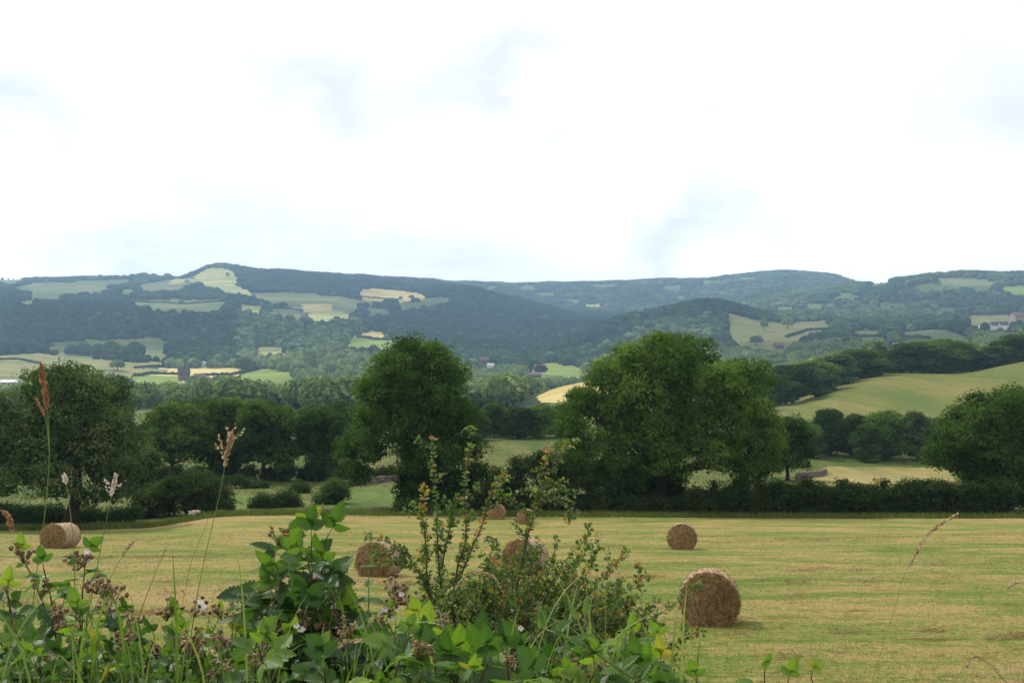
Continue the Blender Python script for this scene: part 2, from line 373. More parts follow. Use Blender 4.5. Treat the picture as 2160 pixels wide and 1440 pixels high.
for k, (n, poly, y0, y1) in enumerate(FIELDS):
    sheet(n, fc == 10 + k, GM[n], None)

# ------------------------------------------------------------------ tree builder
def blade_crown(acc, lobes, leaf, per_m2, clump=.75, mi=0, up=.35, tint=(.25, .75)):
    """lobes: (x, y, z, rx, rz). Leaves sit in clumps on the lobes' skins, with darker fill leaves inside."""
    L = np.array(lobes, float)
    for k, (x, y, z, rx, rz) in enumerate(L):
        c = np.array([x, y, z]); s = np.array([rx, rx, rz])
        n = max(5, int(2.2 * rx * rx * 12.57 / (clump * clump * 3.1)))
        d = unit(n); d[:, 2] = np.where(d[:, 2] < -.6, -d[:, 2], d[:, 2])
        q = c + d * s * R.uniform(.72, 1.06, (n, 1))
        ins = np.zeros(n, bool)
        for j in range(len(L)):
            if j != k: ins |= (((q - L[j, :3]) / np.array([L[j, 3], L[j, 3], L[j, 4]])) ** 2).sum(1) < .42
        q = q[~ins]; d = d[~ins]
        nc = int(rx * rx * 34 / (leaf * leaf * 9) * .8); dc = unit(nc); qc = c + dc * s * R.uniform(.25, .88, (nc, 1)) ** .7
        leaves(acc, qc, dc + unit(nc) * .8, leaf * 2.6 * R.uniform(.7, 1.2, nc), np.clip(.3 + R.normal(size=nc) * .12, 0, 1), mi, .75)  # inner fill leaves, shade inside the crown put into their darker tint
        if not len(q): continue
        m = max(4, int(per_m2 * 1.15 * clump * clump * 3.1)); leaf_ = leaf * 1.25
        rc = clump * R.uniform(.45, 1.45, len(q))
        e = unit(len(q) * m).reshape(len(q), m, 3); e += d[:, None] * .45; e /= np.linalg.norm(e, axis=2, keepdims=True)
        rr = R.uniform(.35, 1.0, (len(q), m, 1)) ** .6 * rc[:, None, None] * np.array([1.15, 1.15, .75])
        P = q[:, None] + e * rr
        N = e * .7 + R.normal(size=e.shape) * .55 + np.array([0, 0, up])
        lt = R.uniform(*tint); ct = R.uniform(-.22, .22, (len(q), 1))
        T = lt + ct + R.normal(size=(len(q), m)) * .10
        leaves(acc, P.reshape(-1, 3), N.reshape(-1, 3), leaf_ * R.uniform(.7, 1.3, len(q) * m), np.clip(T.ravel(), 0, 1), mi)

def limbs(acc, base, fork, lobes, r0, n=None, k=7):
    tube(acc, wob(base, fork, 8, .06), [r0 * 1.35, r0, r0 * .85, r0 * .75], 10, .5)
    L = list(lobes); random.shuffle(L)
    for (x, y, z, rx, rz) in L[:n]:
        e = np.array([x, y, z]); mid = fork + (e - fork) * .5 + np.array([0, 0, -.08 * np.linalg.norm(e - fork)])
        P = bez(fork + (fork - base) * -.12 * random.random(), mid, e, 9)
        P[1:-1] += R.normal(size=(7, 3)) * .05 * rx
        tube(acc, P, [r0 * .5, r0 * .28, r0 * .07], k, .4)
        for _ in range(3):
            s = random.randint(4, 7); q = P[s]; t = e + unit(1)[0] * rx * .8
            tube(acc, wob(q, t, 5, .12), [r0 * .14, r0 * .03], 4, .4)

def photo_tree(name, label, cat, u0, vbase, Y, lobes, m, leaf=.15, per=26, clump=.7, trunk_r=.35, forkv=None, group=None, depth=.8, forku=None):
    """lobes given as seen: (u, v, r) in photo pixels around the trunk; the crown gets its depth from its width"""
    base = G(u0, Y); px = Y / F
    us = np.array([l[0] for l in lobes]); uc = (us.min() + us.max()) / 2; hw = (us.max() - us.min()) / 2 * px + .3
    L = []
    for (u, v, r) in lobes:
        x = (u - CX) * px - base[0]; z = (CY - v) * px - base[2]; rr = r * px
        dx = (u - uc) * px; w = math.sqrt(max(0, hw * hw - dx * dx)) * depth
        for s in (-1, 1) if w > rr * .6 else (0,):
            L.append((x + random.uniform(-.25, .25) * rr * (s != 0), s * random.uniform(.25, .95) * w, z + (random.uniform(-.25, .1) * rr if s == 1 else 0), rr * R.uniform(.85, 1.02), rr * R.uniform(.82, .98)))
    o = obj(name, None, None, base); tag(o, label, cat, group)
    a = Acc(); fz = ((CY - forkv) * px - base[2]) if forkv else 2.5
    fx = ((forku - CX) * px - base[0]) if forku else 0
    limbs(a, np.array([0, 0, -.4]), np.array([fx, 0, fz]), [l for l in L if l[2] > fz + .6], trunk_r, 15)
    obj('trunk', a.mesh('trunk', M['bark'], True), o)
    c = Acc(); blade_crown(c, L, leaf, per, clump); obj('crown', c.mesh('crown', m), o)
    return o

def leafy_lobes(H, Wd, n, tr=.25, shape='round'):
    L = []
    for _ in range(n):
        h = random.uniform(0, 1); a = random.uniform(0, 6.28)
        prof = math.sin(math.pi * min(1, (h * .82 + .14))) ** .6 if shape == 'round' else (1 - h) * .9 + .12
        rad = Wd / 2 * prof * random.uniform(.35, .72); r = Wd * random.uniform(.15, .24) * (1 if shape == 'round' else .8)
        z = H * (tr + (1 - tr) * h); z = min(z, H - r * .8)
        L.append((math.cos(a) * rad, math.sin(a) * rad, z, r, r * .85))
    L.append((0, 0, H - Wd * .2, Wd * .2, Wd * .19)); L.append((0, 0, H * .6, Wd * .3, H * .22))
    return L

def make_kind(H, Wd, n, leaf, per, clump, m, tr=.25, trunk=.25, shape='round'):
    L = leafy_lobes(H, Wd, n, tr, shape)
    a = Acc(); limbs(a, np.array([0, 0, -.6]), np.array([0, 0, H * tr * 1.1]), L, trunk, 7, 5)
    c = Acc(); blade_crown(c, L, leaf, per, clump)
    return a.mesh('trunk', M['bark'], True), c.mesh('crown', m)
def put_kind(kind, name, label, cat, loc, rz, sc, group=None):
    o = obj(name, None, None, loc, rz, sc); tag(o, label, cat, group)
    obj('trunk', kind[0], o); obj('crown', kind[1], o); return o

# the four great trees at the edge of the hay field
photo_tree('field_tree', 'big grey green tree with leaning ivied trunk behind the left hay bale', 'tree', 142, 1105, 74,
 [(150,812,46),(95,825,42),(210,828,42),(45,860,42),(110,880,52),(180,885,52),(243,888,36),(-5,905,45),(60,930,48),(130,950,52),(200,945,50),(255,945,36),(10,978,42),(75,1000,40),(170,1005,42),(238,1000,36),(-35,990,40),(212,1045,26),(265,985,30),(20,1020,28),(-60,930,40)], M['willow'], .16, 24, .7, .42, 960, forku=165)
photo_tree('field_tree', 'tall upright tree with egg shaped crown, behind the hawthorn sprays', 'tree', 885, 1085, 86,
 [(868,752,42),(828,772,34),(915,758,38),(950,790,32),(800,825,40),(860,825,50),(928,842,46),(778,885,38),(845,895,50),(915,905,50),(968,880,34),(742,942,32),(788,945,34),(868,965,44),(938,965,48),(996,945,32),(757,998,26),(893,1025,40),(945,1030,40),(870,1062,26),(955,1068,34),(1000,1000,28),(905,1075,30)], M['ash'], .17, 24, .75, .4, 950)
photo_tree('field_tree', 'largest tree, broad crown spreading over the hedge right of centre', 'tree', 1395, 1088, 88,
 [(1390,748,46),(1332,762,38),(1452,752,42),(1278,800,38),(1340,825,50),(1415,825,58),(1495,800,42),(1560,800,42),(1528,862,52),(1598,870,38),(1603,930,38),(1235,850,38),(1292,880,50),(1203,900,36),(1210,955,42),(1288,945,46),(1370,905,55),(1450,900,55),(1392,962,42),(1530,940,48),(1598,978,34),(1325,1000,36),(1250,1005,38),(1555,990,30),(1475,950,36),(1190,1000,26),(1620,905,22),(1400,775,50)], M['ash'], .17, 24, .75, .55, 1000)
photo_tree('field_tree', 'dark rounded oak at the right edge above the hedge gap', 'tree', 2128, 1092, 86,
 [(2112,866,42),(2055,885,34),(2170,858,44),(2002,922,36),(2070,935,46),(2140,925,50),(2212,915,46),(1985,965,32),(2040,985,34),(2110,990,40),(2180,995,44),(2255,960,46),(2070,1020,26),(2150,1035,34),(2225,1030,40),(2105,1040,26)], M['oak'], .16, 24, .7, .36, 1030)
photo_tree('small_tree', 'small pale domed tree leaning right beside the big grey green tree', 'tree', 300, 1060, 92,
 [(305,960,24),(285,985,26),(322,975,18),(300,1020,24),(275,1030,22)], M['willow'], .17, 22, .55, .14, 1030)
photo_tree('small_tree', 'round tree with bare pale trunk beside the stone wall right of the largest tree', 'tree', 1662, 1012, 131,
 [(1660,900,26),(1632,915,22),(1692,912,22),(1648,940,28),(1682,945,26),(1625,960,20),(1708,950,16),(1662,970,20),(1640,982,14),(1695,975,14)], M['oak'], .22, 18, .7, .26, 985)
# row of trees along the second hedge
ROWT = 'row of trees along the second hedge'
photo_tree('hedgerow_tree', 'leftmost of the dark row trees, slender bare trunk showing below its crown', 'tree', 364, 1010, 124,
 [(360,872,26),(330,890,24),(395,880,26),(312,915,20),(350,915,30),(395,920,30),(425,905,22),(320,945,20),(360,950,26),(405,955,24),(435,940,18),(320,960,14)], M['oak'], .22, 18, .7, .2, 975, ROWT)
photo_tree('hedgerow_tree', 'tallest of the dark row trees, between the slender trunk and the broad low crown', 'tree', 478, 1015, 128,
 [(470,868,28),(440,890,24),(500,865,22),(455,920,28),(490,905,24),(440,960,24),(475,965,26),(450,990,18),(495,975,16)], M['oak'], .22, 18, .7, .24, 990, ROWT)
photo_tree('hedgerow_tree', 'broad low crowned row tree with two gaps under its branches', 'tree', 556, 1018, 126,
 [(552,870,28),(520,890,24),(585,880,26),(610,905,18),(545,915,32),(590,925,28),(515,930,24),(540,955,26),(585,960,26),(612,945,16),(510,965,18),(600,982,14)], M['oak'], .22, 18, .7, .26, 975, ROWT)
photo_tree('hedgerow_tree', 'dark oval row tree just left of the tall upright tree', 'tree', 684, 1020, 127,
 [(680,882,26),(650,895,22),(708,892,22),(665,925,28),(705,925,26),(640,945,18),(685,960,28),(725,945,16),(672,990,22),(700,995,20)], M['oak'], .22, 18, .7, .24, 1000, ROWT)
# ------------------------------------------------------------------ bushes and hedges near the hay field
def photo_bush(name, label, cat, Y, lobes, m=None, leaf=.13, per=34, clump=.5, group=None, depth=.7):
    """a bush rooted at the ground, its outline given in photo pixels"""
    us = [l[0] for l in lobes]; uc = (min(us) + max(us)) / 2; base = G(uc, Y); px = Y / F; L = []
    for (u, v, r) in lobes:
        x = (u - CX) * px - base[0]; rr = r * px; z = (CY - v) * px - base[2]
        z0 = float(gz(x + base[0], Y)) - base[2]; z = max(z, z0 + rr * .35)
        for s in (-.5, .5): L.append((x, s * rr * depth * 1.4, z, rr, rr * .95))
    o = obj(name, None, None, base); tag(o, label, cat, group)
    a = Acc()
    for l in L[::2]:
        z0 = float(gz(l[0] + base[0], Y)) - base[2]
        for _ in range(2): tube(a, wob((l[0] + random.uniform(-.2, .2), l[1], z0 - .1), (l[0] + random.uniform(-.5, .5) * l[3], l[1], l[2] + l[4] * .5), 5, .1), [.06, .015], 4)
    obj('stems', a.mesh('stems', M['bark'], True), o)
    c = Acc(); blade_crown(c, L, leaf, per, clump); obj('foliage', c.mesh('foliage', m or M['hedge']), o)
    return o
def band(u0, u1, vt, vb, r, jit=6):
    """lobes filling a hedge: vt/vb give its top and foot at u0..u1"""
    out = []
    u = u0
    while u <= u1:
        s = (u - u0) / (u1 - u0); t = vt[0] + (vt[1] - vt[0]) * s; b = vb[0] + (vb[1] - vb[0]) * s
        v = t + r
        while v < b: out.append((u + random.uniform(-jit, jit), v + random.uniform(-jit, jit) * .8, r * random.uniform(.85, 1.2))); v += r * 1.25
        u += r * 1.25
    return out
photo_bush('hedge', 'long dark hedge along the hay field, right of the largest tree', 'hedge', 82, band(1465, 2105, (1030, 1018), (1092, 1096), 17, 8) + [(R.uniform(1500, 2100), R.uniform(1018, 1034), R.uniform(6, 14)) for _ in range(26)], per=30)
photo_bush('hedge', 'dense dark thicket under the largest tree and behind the two far bales', 'hedge', 84, band(1010, 1465, (1040, 1048), (1090, 1093), 20, 7) + [(1060,1010,24),(1100,990,26),(1140,975,24),(1090,1030,24),(1150,1010,26),(1190,1000,20),(1035,1030,18),(1240,1020,22),(1290,1035,20),(1200,1040,24)], per=30)
photo_bush('bush', 'dark scrub filling the space behind the trunk of the largest tree', 'bush', 95, band(1290, 1440, (985, 1000), (1075, 1075), 22, 7) + [(1470, 1045, 16), (1490, 1050, 14)], per=20, leaf=.17, clump=.6)
photo_bush('bush', 'dense dark bush around the trunk of the tall upright tree', 'bush', 87, band(862, 985, (985, 995), (1082, 1084), 22, 6), per=24, leaf=.15)
photo_bush('hedge', 'low dark hedge at the foot of the big grey green tree', 'hedge', 80, band(-260, 130, (1068, 1066), (1105, 1108), 17, 5) + band(165, 290, (1078, 1070), (1106, 1104), 15, 4), per=30)
photo_bush('bush', 'wide dark humped bush between the left bale and the grass slope', 'bush', 84, [(400,1010,18),(430,1014,18),(455,1028,17),(370,1016,14),(300,1060,22),(335,1045,26),(370,1035,28),(410,1025,28),(440,1030,24),(465,1050,22),(485,1068,14),(350,1070,22),(400,1060,26),(440,1065,22),(290,1085,16),(320,1088,16)], per=32)
BU = 'small bushes on the grass slope beyond the hay field'
photo_bush('bush', 'small round bush, leftmost of the low ones on the grass slope', 'bush', 88, [(552,1058,18),(574,1062,15),(538,1072,13),(563,1076,14),(585,1074,11)], group=BU)
photo_bush('bush', 'narrow upright dark bush on the grass slope, next to the small round one', 'bush', 89, [(606,1048,14),(620,1062,15),(604,1070,13),(592,1050,11),(622,1080,11),(590,1068,10)], group=BU)
photo_bush('bush', 'pale topped bush at the end of the old stone wall on the grass slope', 'bush', 92, [(705,1028,18),(720,1040,17),(690,1040,14),(690,1050,16),(676,1062,14),(705,1060,18),(682,1074,10)], M['willow'], group=BU)
photo_bush('bush', 'little bush at the foot of the tall upright tree', 'bush', 80, [(852,1070,14),(870,1074,14),(845,1080,9),(890,1080,12)], group=BU)
photo_bush('hedge', 'low dark hedge running under the row trees', 'hedge', 127, band(325, 850, (988, 990), (1018, 1018), 13, 8), per=16, leaf=.2, clump=.6)
photo_bush('bush', 'low spreading scrub below the tree row, right of the wide humped bush', 'bush', 116, [(500,1015,12),(520,1022,12),(540,1024,10),(470,1018,12),(560,1026,9)], leaf=.2, per=18)
photo_bush('bush', 'scrub clump halfway up the slope between the tree row and the small bushes', 'bush', 108, [(630,1030,11),(645,1034,10),(615,1036,9)], leaf=.18, per=18)
photo_bush('bush', 'scrubby bush at the gap left of the tall upright tree', 'bush', 120, [(735,990,18),(750,1000,18),(722,1004,14),(765,1005,12)], leaf=.2, per=18)
# thick tree belts, every tree on its own
KA = [make_kind(9 + 1.2 * i, 8.5 + .8 * (i % 3), 26, .34, 9, .95, M[['oak', 'hedge', 'ash', 'willow'][i % 4]], .12) for i in range(5)]
def belt(spec, group, name='belt_tree'):
    for i, (u, vt, w, Y, label) in enumerate(spec):
        b = G(u, Y); H = ((CY - vt) / F * Y - b[2]) * .93; k = i % 5; s = H / (9 + 1.2 * k); sw = (w / F * Y) / (8.5 + .8 * (k % 3))
        put_kind(KA[k], name, label, 'tree', b, R.uniform(0, 6.3), (sw, sw, s), group)
belt([(1745,862,80,205,'dark bushy tree, leftmost of the belt below the sloping field'),(1800,872,75,203,'lowest tree of the belt below the sloping field'),
      (1868,862,100,200,'broadest domed tree in the belt below the sloping field'),(1935,864,80,199,'domed tree right of the broadest one below the sloping field'),
      (1830,892,70,196,'low thick tree in front of the domed trees below the sloping field'),(1985,880,70,198,'tree of the belt nearest the dark oak at the right edge'),
      (2060,880,90,205,'belt tree mostly hidden behind the dark oak'),(2150,870,90,205,'belt tree beyond the dark oak, at the right edge'),
      (1715,895,60,200,'belt tree half hidden by the round tree with the bare trunk')], 'belt of trees below the sloping field')
belt([(1042,850,70,205,'dark tree directly right of the tall upright tree, behind the olive field strip'),(1090,858,80,200,'middle dark tree in the gap between the two tallest trees'),
      (1140,850,80,204,'dark tree just left of the largest tree, behind the olive field strip'),(1010,870,60,196,'low dark tree peeping out behind the tall upright tree'),
      (1190,850,80,208,'dark tree hidden for the most part by the largest tree')], 'dark trees in the gap between the two tallest trees')
belt([(1625,790,110,330,'shaded tree at the low left end of the upper hedgerow'),(1672,768,110,345,'bushy tree near the left end of the upper hedgerow'),(1722,758,110,360,'tree in the upper hedgerow above the tapering field corner'),
      (1765,745,105,385,'rounded tree in the upper hedgerow, one left of the pale willowy one'),(1815,735,120,405,'pale willowy tree in the middle of the upper hedgerow'),(1878,745,95,425,'dip in the upper hedgerow, a lower tree between two domes'),
      (1925,722,110,425,'dome topped tree in the upper hedgerow above the sloping field'),(1985,712,130,425,'highest dark dome of the upper hedgerow'),(2048,735,100,425,'lower dark tree right of the highest dome of the upper hedgerow'),
      (2100,728,100,425,'yellowish rounded tree in the upper hedgerow'),(2155,705,120,430,'tree where the upper hedgerow leaves the picture on the right'),(1600,830,70,290,'lowest tree of the upper hedgerow, beside the largest tree')],
     'upper hedgerow of trees above the sloping field', 'hedgerow_tree')
belt([(430,838,110,190,'green domed tree behind the slender trunk of the tree row'),(740,845,110,200,'dark tree behind the gap left of the tall upright tree'),(660,850,100,205,'dark tree behind the right end of the tree row'),
      (250,855,90,200,'dark tree between the big grey green tree and the row trees'),(1010,840,70,300,'small dark crown right of the tall upright tree')], 'trees behind the tree row')

# ------------------------------------------------------------------ valley and hill woods
def ico(sub):
    import bmesh
    bm = bmesh.new(); bmesh.ops.create_icosphere(bm, subdivisions=sub, radius=1)
    v = np.array([x.co[:] for x in bm.verts]); f = np.array([[y.index for y in x.verts] for x in bm.faces]); bm.free(); return v, f
IV, IF = ico(2)
def lump(seed, sharp=.22):
    v = IV * (1 + sharp * noise3(IV, 2.6, seed)[:, None] * .8 + .10 * noise3(IV, 7, seed + 50)[:, None])
    v[:, 2] = np.where(v[:, 2] < 0, v[:, 2] * .8, v[:, 2]); return v
LUMP = [lump(s) for s in range(10)]
FK = IF[(IV[IF].mean(1)[:, 2] > -.45)]
def leafy_template(seed, n=170):
    r = np.random.default_rng(seed); v = LUMP[seed % 10] * np.array([.86, .86, .86]); A = Acc(); A.add(v, FK, r.uniform(.2, .45, len(FK)))
    d = r.normal(size=(n, 3)); d[:, 2] = np.abs(d[:, 2]) - .45; d /= np.linalg.norm(d, axis=1, keepdims=True)
    rad = 1 + .22 * noise3(d, 2.6, seed)[:, None] * .8
    P = d * rad * r.uniform(.82, 1.08, (n, 1)); N = d + [0, 0, .25] + r.normal(size=(n, 3)) * .38
    tt = np.clip(.5 + .25 * noise3(d, 3, seed + 9) + r.normal(size=n) * .12, 0, 1)
    leaves(A, P, N, r.uniform(.22, .40, n), tt, 0, .8); return A
TPL = [leafy_template(s) for s in range(8)]
TV = [np.concatenate(a.v) for a in TPL]; TF = [{k: (np.concatenate([x for x, _ in l]), np.concatenate([y for _, y in l])) for k, l in a.f.items()} for a in TPL]
def put_many(acc, pts, rx, rz, hue, tv, tf, zoff=.62):
    for k in range(len(tv)):
        i = np.arange(len(pts))[k::len(tv)]
        if not len(i): continue
        a = R.uniform(0, 6.28, len(i)); c, s = np.cos(a)[:, None], np.sin(a)[:, None]; v = tv[k]
        X = (v[None, :, 0] * c - v[None, :, 1] * s) * rx[i, None] + pts[i, 0, None]
        Y = (v[None, :, 0] * s + v[None, :, 1] * c) * rx[i, None] + pts[i, 1, None]
        Z = v[None, :, 2] * rz[i, None] + pts[i, 2, None] + rz[i, None] * zoff
        V = np.stack([X, Y, Z], -1); n = len(v); off = 0
        base = (np.arange(len(i)) * n)[:, None, None]
        first = True
        for key, (f, t) in tf[k].items():
            fa = (f[None] + base).reshape(-1, f.shape[1]); ta = np.clip(t[None] * .75 + hue[i, None], 0, 1).ravel()
            if first: acc.add(V.reshape(-1, 3), fa, ta, key[1]); first = False
            else:
                acc.f.setdefault(key, []).append((fa + acc.n - len(i) * n, ta.astype(np.float32)))
LTF = [{(3, 0): (FK, np.random.default_rng(s).uniform(.15, .6, len(FK)))} for s in range(10)]
# candidate places: density falls with distance, kept where the ground or the crown on it can be seen
cand = []
for Y0 in np.exp(np.arange(math.log(435), math.log(6100), .02)):
    sp = max(13.5 - max(0, Y0 - 1100) * .01, 10.5, Y0 * .0072); dY = Y0 * .02; n = int(1.42 * Y0 * dY / sp ** 2)
    u = R.uniform(-420, 2580, n); Y = Y0 + R.uniform(0, dY, n); cand.append(np.stack([u, Y, np.full(n, sp)], 1))
cand = np.concatenate(cand); cx = (cand[:, 0] - CX) / F * cand[:, 1]; cz = gz(cx, cand[:, 1])
cc = cover(cx, cand[:, 1], cz); cvv = CY - cz / cand[:, 1] * F
iu_ = ((cand[:, 0] - UG[0]) / 5).astype(int); iy_ = np.clip(((np.log(cand[:, 1]) - math.log(3)) / .0125).astype(int) - 1, 0, len(YG) - 1)
hgt = np.where(cand[:, 1] > 1500, 11, 13.0)
vis = (cvv - hgt / cand[:, 1] * F) < HOR[iy_, iu_] + 6
# field interiors stay open; hedges thin and open patches in the woods
dens = noise3(np.stack([cx, cand[:, 1]], 1), .004, 21)
ok = (cc == 1) & vis & ~((cand[:, 1] > 600) & (cand[:, 1] < 1500) & (dens > 1.15))
cand, cx, cz, cvv = cand[ok], cx[ok], cz[ok], cvv[ok]
rad = cand[:, 2] * R.uniform(.36, .84, len(cand)); rad = np.where(cand[:, 1] < 1700, rad * R.uniform(.75, 1.15, len(cand)), rad)
hh = np.clip(rad * R.uniform(.95, 1.6, len(cand)), 4.0, 10.5)
hue = R.normal(size=len(cand)) * .16 + .14
hue += .17 * noise3(np.stack([cx, cand[:, 1]], 1), .006, 31)
U__, Y__ = cand[:, 0], cand[:, 1]      # conifers darker, broadleaved woods paler; shade of the dark hillsides also put into the tint
for u0_, u1_, y0_, y1_, dh in ((-900, 500, 1550, 2700, -.30), (500, 780, 1550, 2700, .04), (480, 800, 2900, 4500, -.22), (-900, 480, 2700, 3400, -.16), (760, 1340, 1950, 3900, -.30), (1350, 1640, 2050, 2700, -.16), (1240, 1500, 1550, 2000, .14), (1500, 3000, 2300, 3700, .10), (800, 980, 1500, 2050, .15), (-900, 1300, 430, 1550, .16), (1300, 3000, 600, 1550, .03), (1650, 3000, 1100, 1900, -.12)):
    hue += dh * ((U__ > u0_) & (U__ < u1_) & (Y__ > y0_) & (Y__ < y1_))
near0 = cand[:, 1] < 1550; hh = np.where(near0, np.minimum(hh, 8.6), hh)
OPEN = [(p, y0) for _, p, y0, _ in FIELDS] + [([(a1, b1), (a2, b1), (a2, b2), (a1, b2)], 900) for a1, b1, a2, b2 in
        ((368, 774, 438, 806), (422, 760, 438, 777), (2062, 680, 2128, 697), (2128, 660, 2160, 679), (1630, 724, 1656, 739), (1010, 758, 1048, 776), (1114, 784, 1146, 798), (0, 800, 40, 812), (1880, 722, 1902, 736))]
drop = np.zeros(len(cand), bool)
for poly, y0 in OPEN:
    for fx in (-.6, 0, .6):
        for fz in (1.55, 1.1, .6):
            uu = cand[:, 0] + fx * rad / cand[:, 1] * F; v_ = CY - (cz + fz * hh) / cand[:, 1] * F
            drop |= inpoly(uu, v_, poly) & (cand[:, 1] < max(y0, 1200) + 900)
keep_ = ~drop | (R.random(len(cand)) < np.where(cand[:, 1] > 1900, .16, .02))
cand, cx, cz, cvv, rad, hh, hue = [q[keep_] for q in (cand, cx, cz, cvv, rad, hh, hue)]
pts = np.stack([cx, cand[:, 1], cz], 1)
near = cand[:, 1] < 1550
vtop = CY - (cz + 1.5 * hh) / cand[:, 1] * F
size = rad / cand[:, 1] * (near) * ((cand[:, 0] > -10) & (cand[:, 0] < 2170))
# keep the house yard and other buildings clear
def clear(u, v0, v1, hw): return (np.abs(cand[:, 0] - u) < hw) & (cvv > v0) & (cvv < v1)
CLR = clear(400, 792, 815, 34) | clear(1040, 765, 782, 26) | clear(1135, 785, 800, 22) | clear(2110, 683, 704, 30) | clear(2145, 660, 684, 22) | clear(1643, 725, 748, 18) | clear(430, 762, 776, 10)
size = np.where(CLR, 0, size)
# which crowns can be seen, front to back, on a coarse picture
order = np.argsort(cand[:, 1]); cov = np.full(2600, 1e9); seen = np.zeros(len(cand), bool)
for v_, y0 in ((0, 0),): pass
cov = np.interp(np.arange(2600), [0, 0, 290, 300, 740, 750, 1010, 1030, 1160, 1170, 1640, 1700, 1800, 1900, 2160, 2600], [780, 780, 830, 858, 855, 790, 800, 850, 855, 760, 770, 762, 742, 720, 712, 712])
T3 = (np.abs(cand[:, 0] - 875) < 100) & (vtop > 725); T4 = (cand[:, 0] > 1235) & (cand[:, 0] < 1590) & (vtop > 760)
under = vtop < cov[np.clip(cand[:, 0], 0, 2599).astype(int)] - 2
size = np.where(under & ~T3 & ~T4, size, 0)
# drop those buried behind nearer crowns
vm = np.full(2700, 2000.0)
for i in order:
    if not near[i] or cand[i, 0] < 0 or cand[i, 0] > 2165: continue
    w = max(2, int(rad[i] / cand[i, 1] * F)); a = max(0, int(cand[i, 0]) - w); b = int(cand[i, 0]) + w
    if not CLR[i]:
        if vtop[i] + 4 > np.median(vm[a:b]): size[i] *= .25
        q = vm[a + w // 3: b - w // 3]; np.minimum(q, vtop[i] + 3, out=q)
pick = np.argsort(-size)[:272]; pick = pick[size[pick] > 0]
single = np.zeros(len(cand), bool); single[pick] = True
kinds = []
for k in range(8):
    for mm in ('valley', 'far', 'copper'):
        me = TPL[k].mesh('crown', M[mm]) if mm != 'copper' or k == 0 else None
        kinds.append(me)
def trunk_mesh():
    a = Acc(); tube(a, [(0, 0, -.5), (.02, 0, .4), (0, 0, .9)], [.09, .06, .04], 6); return a.mesh('trunk', M['bark'])
TRK = trunk_mesh()
LM = [(320, 795, 'barley strip'), (395, 790, 'brick farmhouse'), (565, 790, 'bright meadow'), (785, 712, 'hedged meadow'),
      (1040, 772, 'valley cottages'), (1140, 788, 'copper beech'), (1170, 825, 'yellow slope'), (1640, 735, 'brick cottage'), (1640, 700, 'olive field'),
      (1980, 715, 'hill meadow'), (2110, 692, 'white cottages'), (60, 775, 'pale pasture'), (240, 730, 'upper pasture'), (1845, 705, 'hedged paddocks'), (660, 780, 'columnar poplar'), (950, 760, 'upright tree'), (1600, 770, 'largest tree'), (830, 720, 'wooded tongue')]
def where(u, v):
    d = sorted((math.hypot((u - a) * .6, (v - b)), a, b, n) for a, b, n in LM)
    _, a, b, n = d[0]; n2 = d[1][3]
    side = 'left' if u < a - 8 else 'right' if u > a + 8 else ''; ver = 'up' if v < b - 6 else 'down' if v > b + 6 else ''
    rel = (ver + ' ' + side).strip() + ' of' if side else {'up': 'above', 'down': 'below', '': 'at'}[ver]
    return f'{rel} the {n}, toward {n2}'
import collections
labs = {}
for i in pick:
    tone = 'pale green' if hue[i] > .26 else 'green' if hue[i] > .1 else 'dark green' if hue[i] > -.02 else 'blackish'
    sh = 'tall' if hh[i] > rad[i] * 1.4 else 'squat' if hh[i] < rad[i] * 1.1 else 'round'
    labs.setdefault(f'{sh} {tone} tree {where(cand[i, 0], vtop[i])}', []).append(i)
for lab, ii in labs.items():
    ii.sort(key=lambda i: cand[i, 0])
    for q, i in enumerate(ii):
        k = i % 8; mm = 0 if hue[i] > .02 else 1
        l2 = lab if len(ii) == 1 else lab + (', leftmost one' if q == 0 else ', rightmost one' if q == len(ii) - 1 else ', ' + ['', 'second', 'third', 'fourth', 'fifth', 'sixth', 'seventh', 'eighth', 'ninth'][min(q, 8)] + ' from left')
        o = obj('valley_tree', None, None, pts[i], R.uniform(0, 6.3), (rad[i], rad[i], hh[i])); tag(o, l2, 'tree', 'trees of the valley wood')
        obj('crown', kinds[k * 3 + mm], o, (0, 0, .75)); obj('trunk', TRK, o)
rest = near & ~single & ~CLR
a = Acc(); put_many(a, pts[rest], rad[rest], hh[rest], hue[rest] * .9, TV, TF); tag(obj('valley_wood', a.mesh('valley_wood', M['valley'])), 'mass of lesser trees filling the valley floor', 'wood', None, 'stuff')
def far_part(name, label, msk):
    a = Acc(); put_many(a, pts[msk], rad[msk], hh[msk], hue[msk], LUMP, LTF, .35)
    if a.n: tag(obj(name, a.mesh(name, M['far'])), label, 'wood', None, 'stuff')
U_ = cand[:, 0]; Y_ = cand[:, 1]; fr = ~near
far_part('hillside_wood', 'dark wood on the lower left hillside', fr & (U_ < 760) & (Y_ < 2600))
far_part('hillside_wood', 'wood and copses below the left hilltop', fr & (U_ < 1240) & (Y_ >= 2600) & (Y_ < 4800))
far_part('hillside_wood', 'wooded slopes meeting in the middle of the valley', fr & (U_ >= 760) & (U_ < 1790) & (Y_ < 2600))
far_part('hillside_wood', 'woods on the right ridge above the cottages', fr & (((U_ >= 1240) & (Y_ >= 2600) & (Y_ < 4800)) | ((U_ >= 1790) & (Y_ < 2600))))
far_part('hillside_wood', 'hazy wood over the farthest ridge', fr & (Y_ >= 4800))

